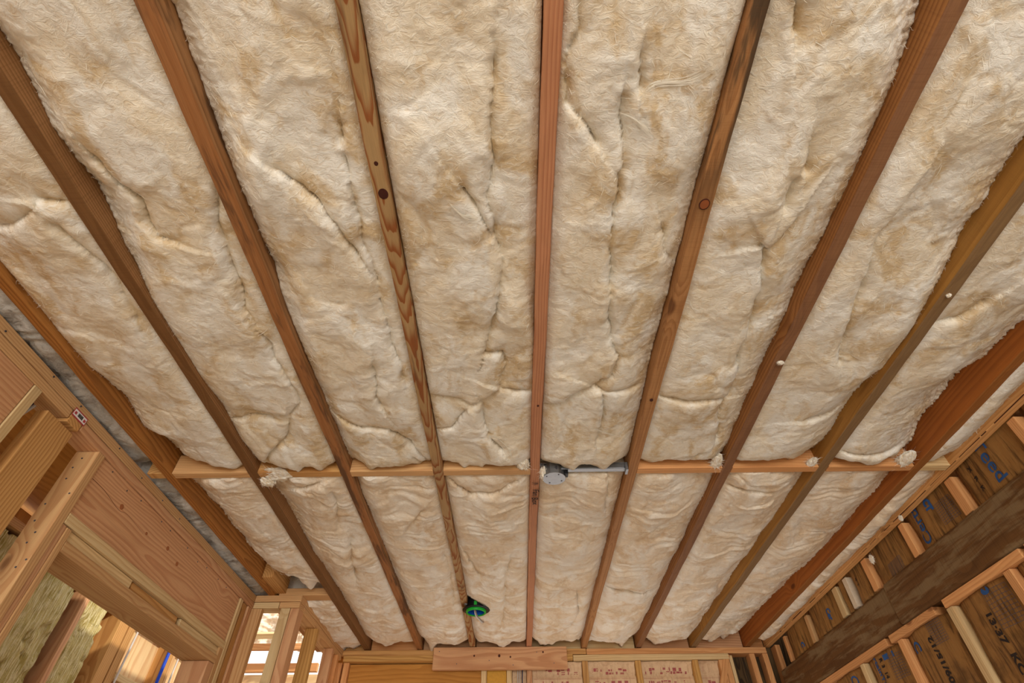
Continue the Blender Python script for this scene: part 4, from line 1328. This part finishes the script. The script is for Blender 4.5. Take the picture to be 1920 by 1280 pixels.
rr = random.Random(5)
for k in range(11):      # toe nails on the near face of the king stud
    nail(KING, (XL - rr.uniform(0.01, 0.075), 1.6515, E0 + 1.1 - k * 0.045 + rr.uniform(-.015, .015)), (math.pi / 2, 0, 0))
for yy in np.arange(1.75, 3.05, 0.13):
    nail(HDR, (XL - 0.0075, yy + rr.uniform(-.03, .03), E0 + rr.choice((1.122, 1.11))), (0, math.pi / 2, 0))
for yy in np.arange(0.3, 3.2, 0.2):
    nail(PLT, (XL + 0.0003, yy + rr.uniform(-.04, .04), E0 + rr.choice((1.185, 1.2))), (0, math.pi / 2, 0))
for (xx, zz) in ((-0.43, 1.1), (-0.2, 1.12), (0.14, 1.17), (0.26, 1.1), (-0.56, 1.18), (-0.03, 1.09)):
    nail(nb, (xx, YB - 0.0525, zz + E0), (math.pi / 2, 0, 0))
KNOT_PALE = plain('knot_pale', lin(168, 104, 62), 0.7)


def wall_knot(parent, p, r, rot, inner):
    for nm, prof, mt in (('knot_ring', [(r * 0.88, -0.0006), (r, -0.0004), (r, 0.002), (r * 0.88, 0.002)], KNOT_IN), ('knot', [(0.0, -0.0004), (r * 0.87, -0.0003), (r * 0.87, 0.002)], inner)):
        o = stick(lathe(nm, prof, p, mt, None, 20, False), parent)
        o.rotation_euler = rot
        o.scale = (1.0, 1.2, 1.0)


XK = XL - 0.0079
for (yy, zz, r) in ((1.907, 1.051, 0.010), (2.114, 1.041, 0.006), (2.291, 1.058, 0.009), (2.403, 1.036, 0.009)):
    wall_knot(HDR, (XK, yy, zz + E0), r, (0, -math.pi / 2, 0), KNOT_PALE)
for (xx, zz, r) in ((-0.308, 1.15, 0.006), (-0.129, 1.149, 0.009), (-0.049, 1.141, 0.006), (0.185, 1.17, 0.006)):
    wall_knot(nb, (xx, YB - 0.0521, zz + E0), r, (math.pi / 2 + math.pi, 0, 0), KNOT_DK)
cr = smooth_path([(XK + 0.0004, 1.70, E0 + 1.052), (XK + 0.0004, 1.785, E0 + 1.05), (XK + 0.0004, 1.897, E0 + 1.034), (XK + 0.0004, 1.959, E0 + 1.044), (XK + 0.0004, 2.093, E0 + 1.031)], 4)
CV, CF = [], []
for i, q in enumerate(cr):
    w = 0.0009 * (1 - 0.7 * i / len(cr))
    CV += [(q.x, q.y, q.z - w), (q.x, q.y, q.z + w)]
    if i:
        CF.append((2 * i - 2, 2 * i, 2 * i + 1, 2 * i - 1))
stick(poly_obj('crack', CV, CF, CHECK, None), HDR)

# ------------------------------------------------------------------ room beyond the left wall
WF = empty('wall_beyond')
tag(WF, 'outer wall of the room beyond the door opening', None, None, 'structure')
XF = -2.40
for (a, b, mt) in ((2.64, 2.678, FIR_PINK), (3.055, 3.095, FIR_PINK), (3.43, 3.52, FIR_WARM), (3.53, 3.60, FIR_WARM), (4.05, 4.12, FIR_WARM), (4.125, 4.155, FIR), (4.49, 4.53, FIR)):
    lumber('stud', (XF - 0.14, XF), (a, b), (0.04, 2.44), mt, WF, 'Z')
lumber('sheathing', (XF - 0.16, XF - 0.142), (0.6, 3.62), (0.0, 2.6), PLY, WF, 'Z', 0.001)
lumber('sheathing', (XF - 0.10, XF - 0.082), (3.61, 4.49), (0.0, 2.6), PLY_PALE, WF, 'Z', 0.001)
lumber('top_plate', (XF - 0.14, XF), (0.6, 4.53), (2.44, 2.478), FIR, WF)
lumber('sill_block', (XF - 0.078, XF), (3.605, 4.045), (2.10, 2.138), FIR_PALE, WF)
lumber('cripple_stud', (XF - 0.078, XF - 0.03), (3.66, 3.698), (1.2, 2.098), FIR_ORANGE, WF, 'Z')
lumber('cripple_stud', (XF - 0.078, XF - 0.03), (3.72, 3.74), (1.2, 2.098), FIR_PALE, WF, 'Z')


def slab(y0, y1, z0, z1, seed, label):
    ny, nz = 46, 150
    Y, Zg = np.meshgrid(np.linspace(y0, y1, ny), np.linspace(z0, z1, nz))
    ed = np.exp(-((Y - y0) / 0.012) ** 2) + np.exp(-((y1 - Y) / 0.012) ** 2)
    tear = np.clip(fbm(Y * 8 + seed, Zg * 6, 3) - 0.15, 0, 1)
    Xg = XF - 0.012 - 0.02 * ed * (1 + 0.5 * gn(Zg * 20 + seed, Y * 4)) - 0.02 * (tear > 0.2) * np.clip((tear - 0.2) * 8, 0, 1) + 0.0025 * fbm(Y * 14, Zg * 18 + seed, 3)
    V = np.stack([Xg, Y, Zg], -1).reshape(-1, 3)
    idx = np.arange(ny * nz).reshape(nz, ny)
    F = np.stack([idx[:-1, :-1], idx[:-1, 1:], idx[1:, 1:], idx[1:, :-1]], -1).reshape(-1, 4)
    per = np.concatenate([idx[0, :], idx[1:, -1], idx[-1, -2::-1], idx[-2:0:-1, 0]])
    PV = V[per].copy()
    PV[:, 0] = XF - 0.135
    b0, k = len(V), len(per)
    SF = np.array([(per[i], per[(i + 1) % k], b0 + (i + 1) % k, b0 + i) for i in range(k)])
    base = np.array([XF - 0.07, (y0 + y1) / 2, z0])
    o = np_mesh('mineral_wool_batt', np.concatenate([V, PV]) - base, np.concatenate([F, SF]), MINERAL)
    o.location = base
    tag(o, label, 'insulation', 'mineral wool batts beyond the opening')


slab(2.25, 2.632, 0.05, 2.42, 2, 'yellow-green mineral wool batt seen left of the near door stud')
slab(2.685, 2.99, 0.05, 2.42, 3, 'wide yellow-green mineral wool batt through the door opening, nearer one')
slab(3.11, 3.33, 0.05, 2.42, 4, 'yellow mineral wool batt through the door opening, right of the pink stud')
tag(tube('water_tube', smooth_path([(XF + 0.02, 4.01, 0.3), (XF + 0.02, 4.02, 1.4), (XF + 0.02, 4.02, 2.2), (XF + 0.02, 4.03, 2.5)]), 0.011, BLUE_PIPE),
    'bright blue plastic water tube beyond the door opening', 'tube')
for k, (yy, w) in enumerate(((3.615, 'pale cable left of the sunlit plywood beyond the door'), (4.18, 'pale cable right of the blue tube beyond the door'))):
    tag(tube('cable', smooth_path([(XF + 0.012, yy - 0.02, 0.4), (XF + 0.015, yy + 0.01, 1.4), (XF + 0.012, yy - 0.01, 2.0), (XF + 0.012, yy, 2.42)]), 0.006, CABLE), w, 'cable', 'cables beyond the door')
# dim partition pieces glimpsed between the near left studs
for (a, b, c, d_, mt) in ((1.55, 1.60, 2.2, 2.44, FIR_WARM), (1.80, 1.84, 1.5, 2.44, FIR_PINK), (2.05, 2.09, 1.5, 2.44, FIR_WARM)):
    lumber('stud', (XF - 0.02, XF + 0.07), (a, b), (0.04, 2.44), mt, WF, 'Z')
lumber('blocking', (XF - 0.02, XF + 0.07), (1.2, 2.04), (2.18, 2.218), FIR_WARM, WF)
# sunlit clutter glimpsed between the closet studs
cl = empty('wall_closet_rear')
tag(cl, 'sunlit boards behind the closet', None, None, 'structure')
lumber('plywood_panel', (-2.6, -1.45), (5.05, 5.07), (0.0, 2.47), PLY_PALE, cl, 'X', 0.001)
lumber('rail', (-2.6, -1.60), (4.80, 4.84), (2.43, 2.49), FIR_ORANGE, cl, 'X')
lumber('rail', (-2.6, -1.60), (4.68, 4.72), (2.555, 2.60), FIR_ORANGE, cl, 'X')
o = lumber('loose_board', (-2.2, -1.85), (4.60, 4.64), (2.62, 2.66), FIR_PALE, None, 'X', tilt=(0.0, math.radians(38), 0))
tag(o, 'sunlit loose board leaning behind the closet studs', 'board')
# a batt sagging from the rafters behind the closet
gx, gz = np.meshgrid(np.linspace(-2.5, -1.80, 120), np.linspace(2.62, 3.1, 80))
gy = 4.85 + 0.10 * fbm(gx * 4, gz * 5, 3) + 0.05 * np.abs(gn(gx * 9, gz * 14)) + 0.02 * fbm(gx * 26, gz * 30, 2)
gzz = gz + 0.07 * fbm(gx * 5 + 3, gz * 2, 2) * (3.1 - gz)
gi = np.arange(gx.size).reshape(gx.shape)
bV = np.stack([gx, gy, gzz], -1).reshape(-1, 3)
bV2 = bV + np.array([0, 0.06, 0])
gF = np.stack([gi[:-1, :-1], gi[:-1, 1:], gi[1:, 1:], gi[1:, :-1]], -1).reshape(-1, 4)
o = np_mesh('sagging_batt', np.concatenate([bV, bV2]) - np.array([-1.9, 4.9, 2.36]), np.concatenate([gF, gF[:, ::-1] + gx.size]), WOOL_FAR)
o.location = (-1.9, 4.9, 2.36)
mottle(o, np.clip(0.5 + fbm(gx * 8, gz * 8, 2), 0, 1).ravel(), np.clip(fbm(gx * 12, gz * 9, 3), 0, 1).ravel(), (gx * 0).ravel())
tag(o, 'crumpled sunlit batt sagging behind the closet studs', 'insulation')
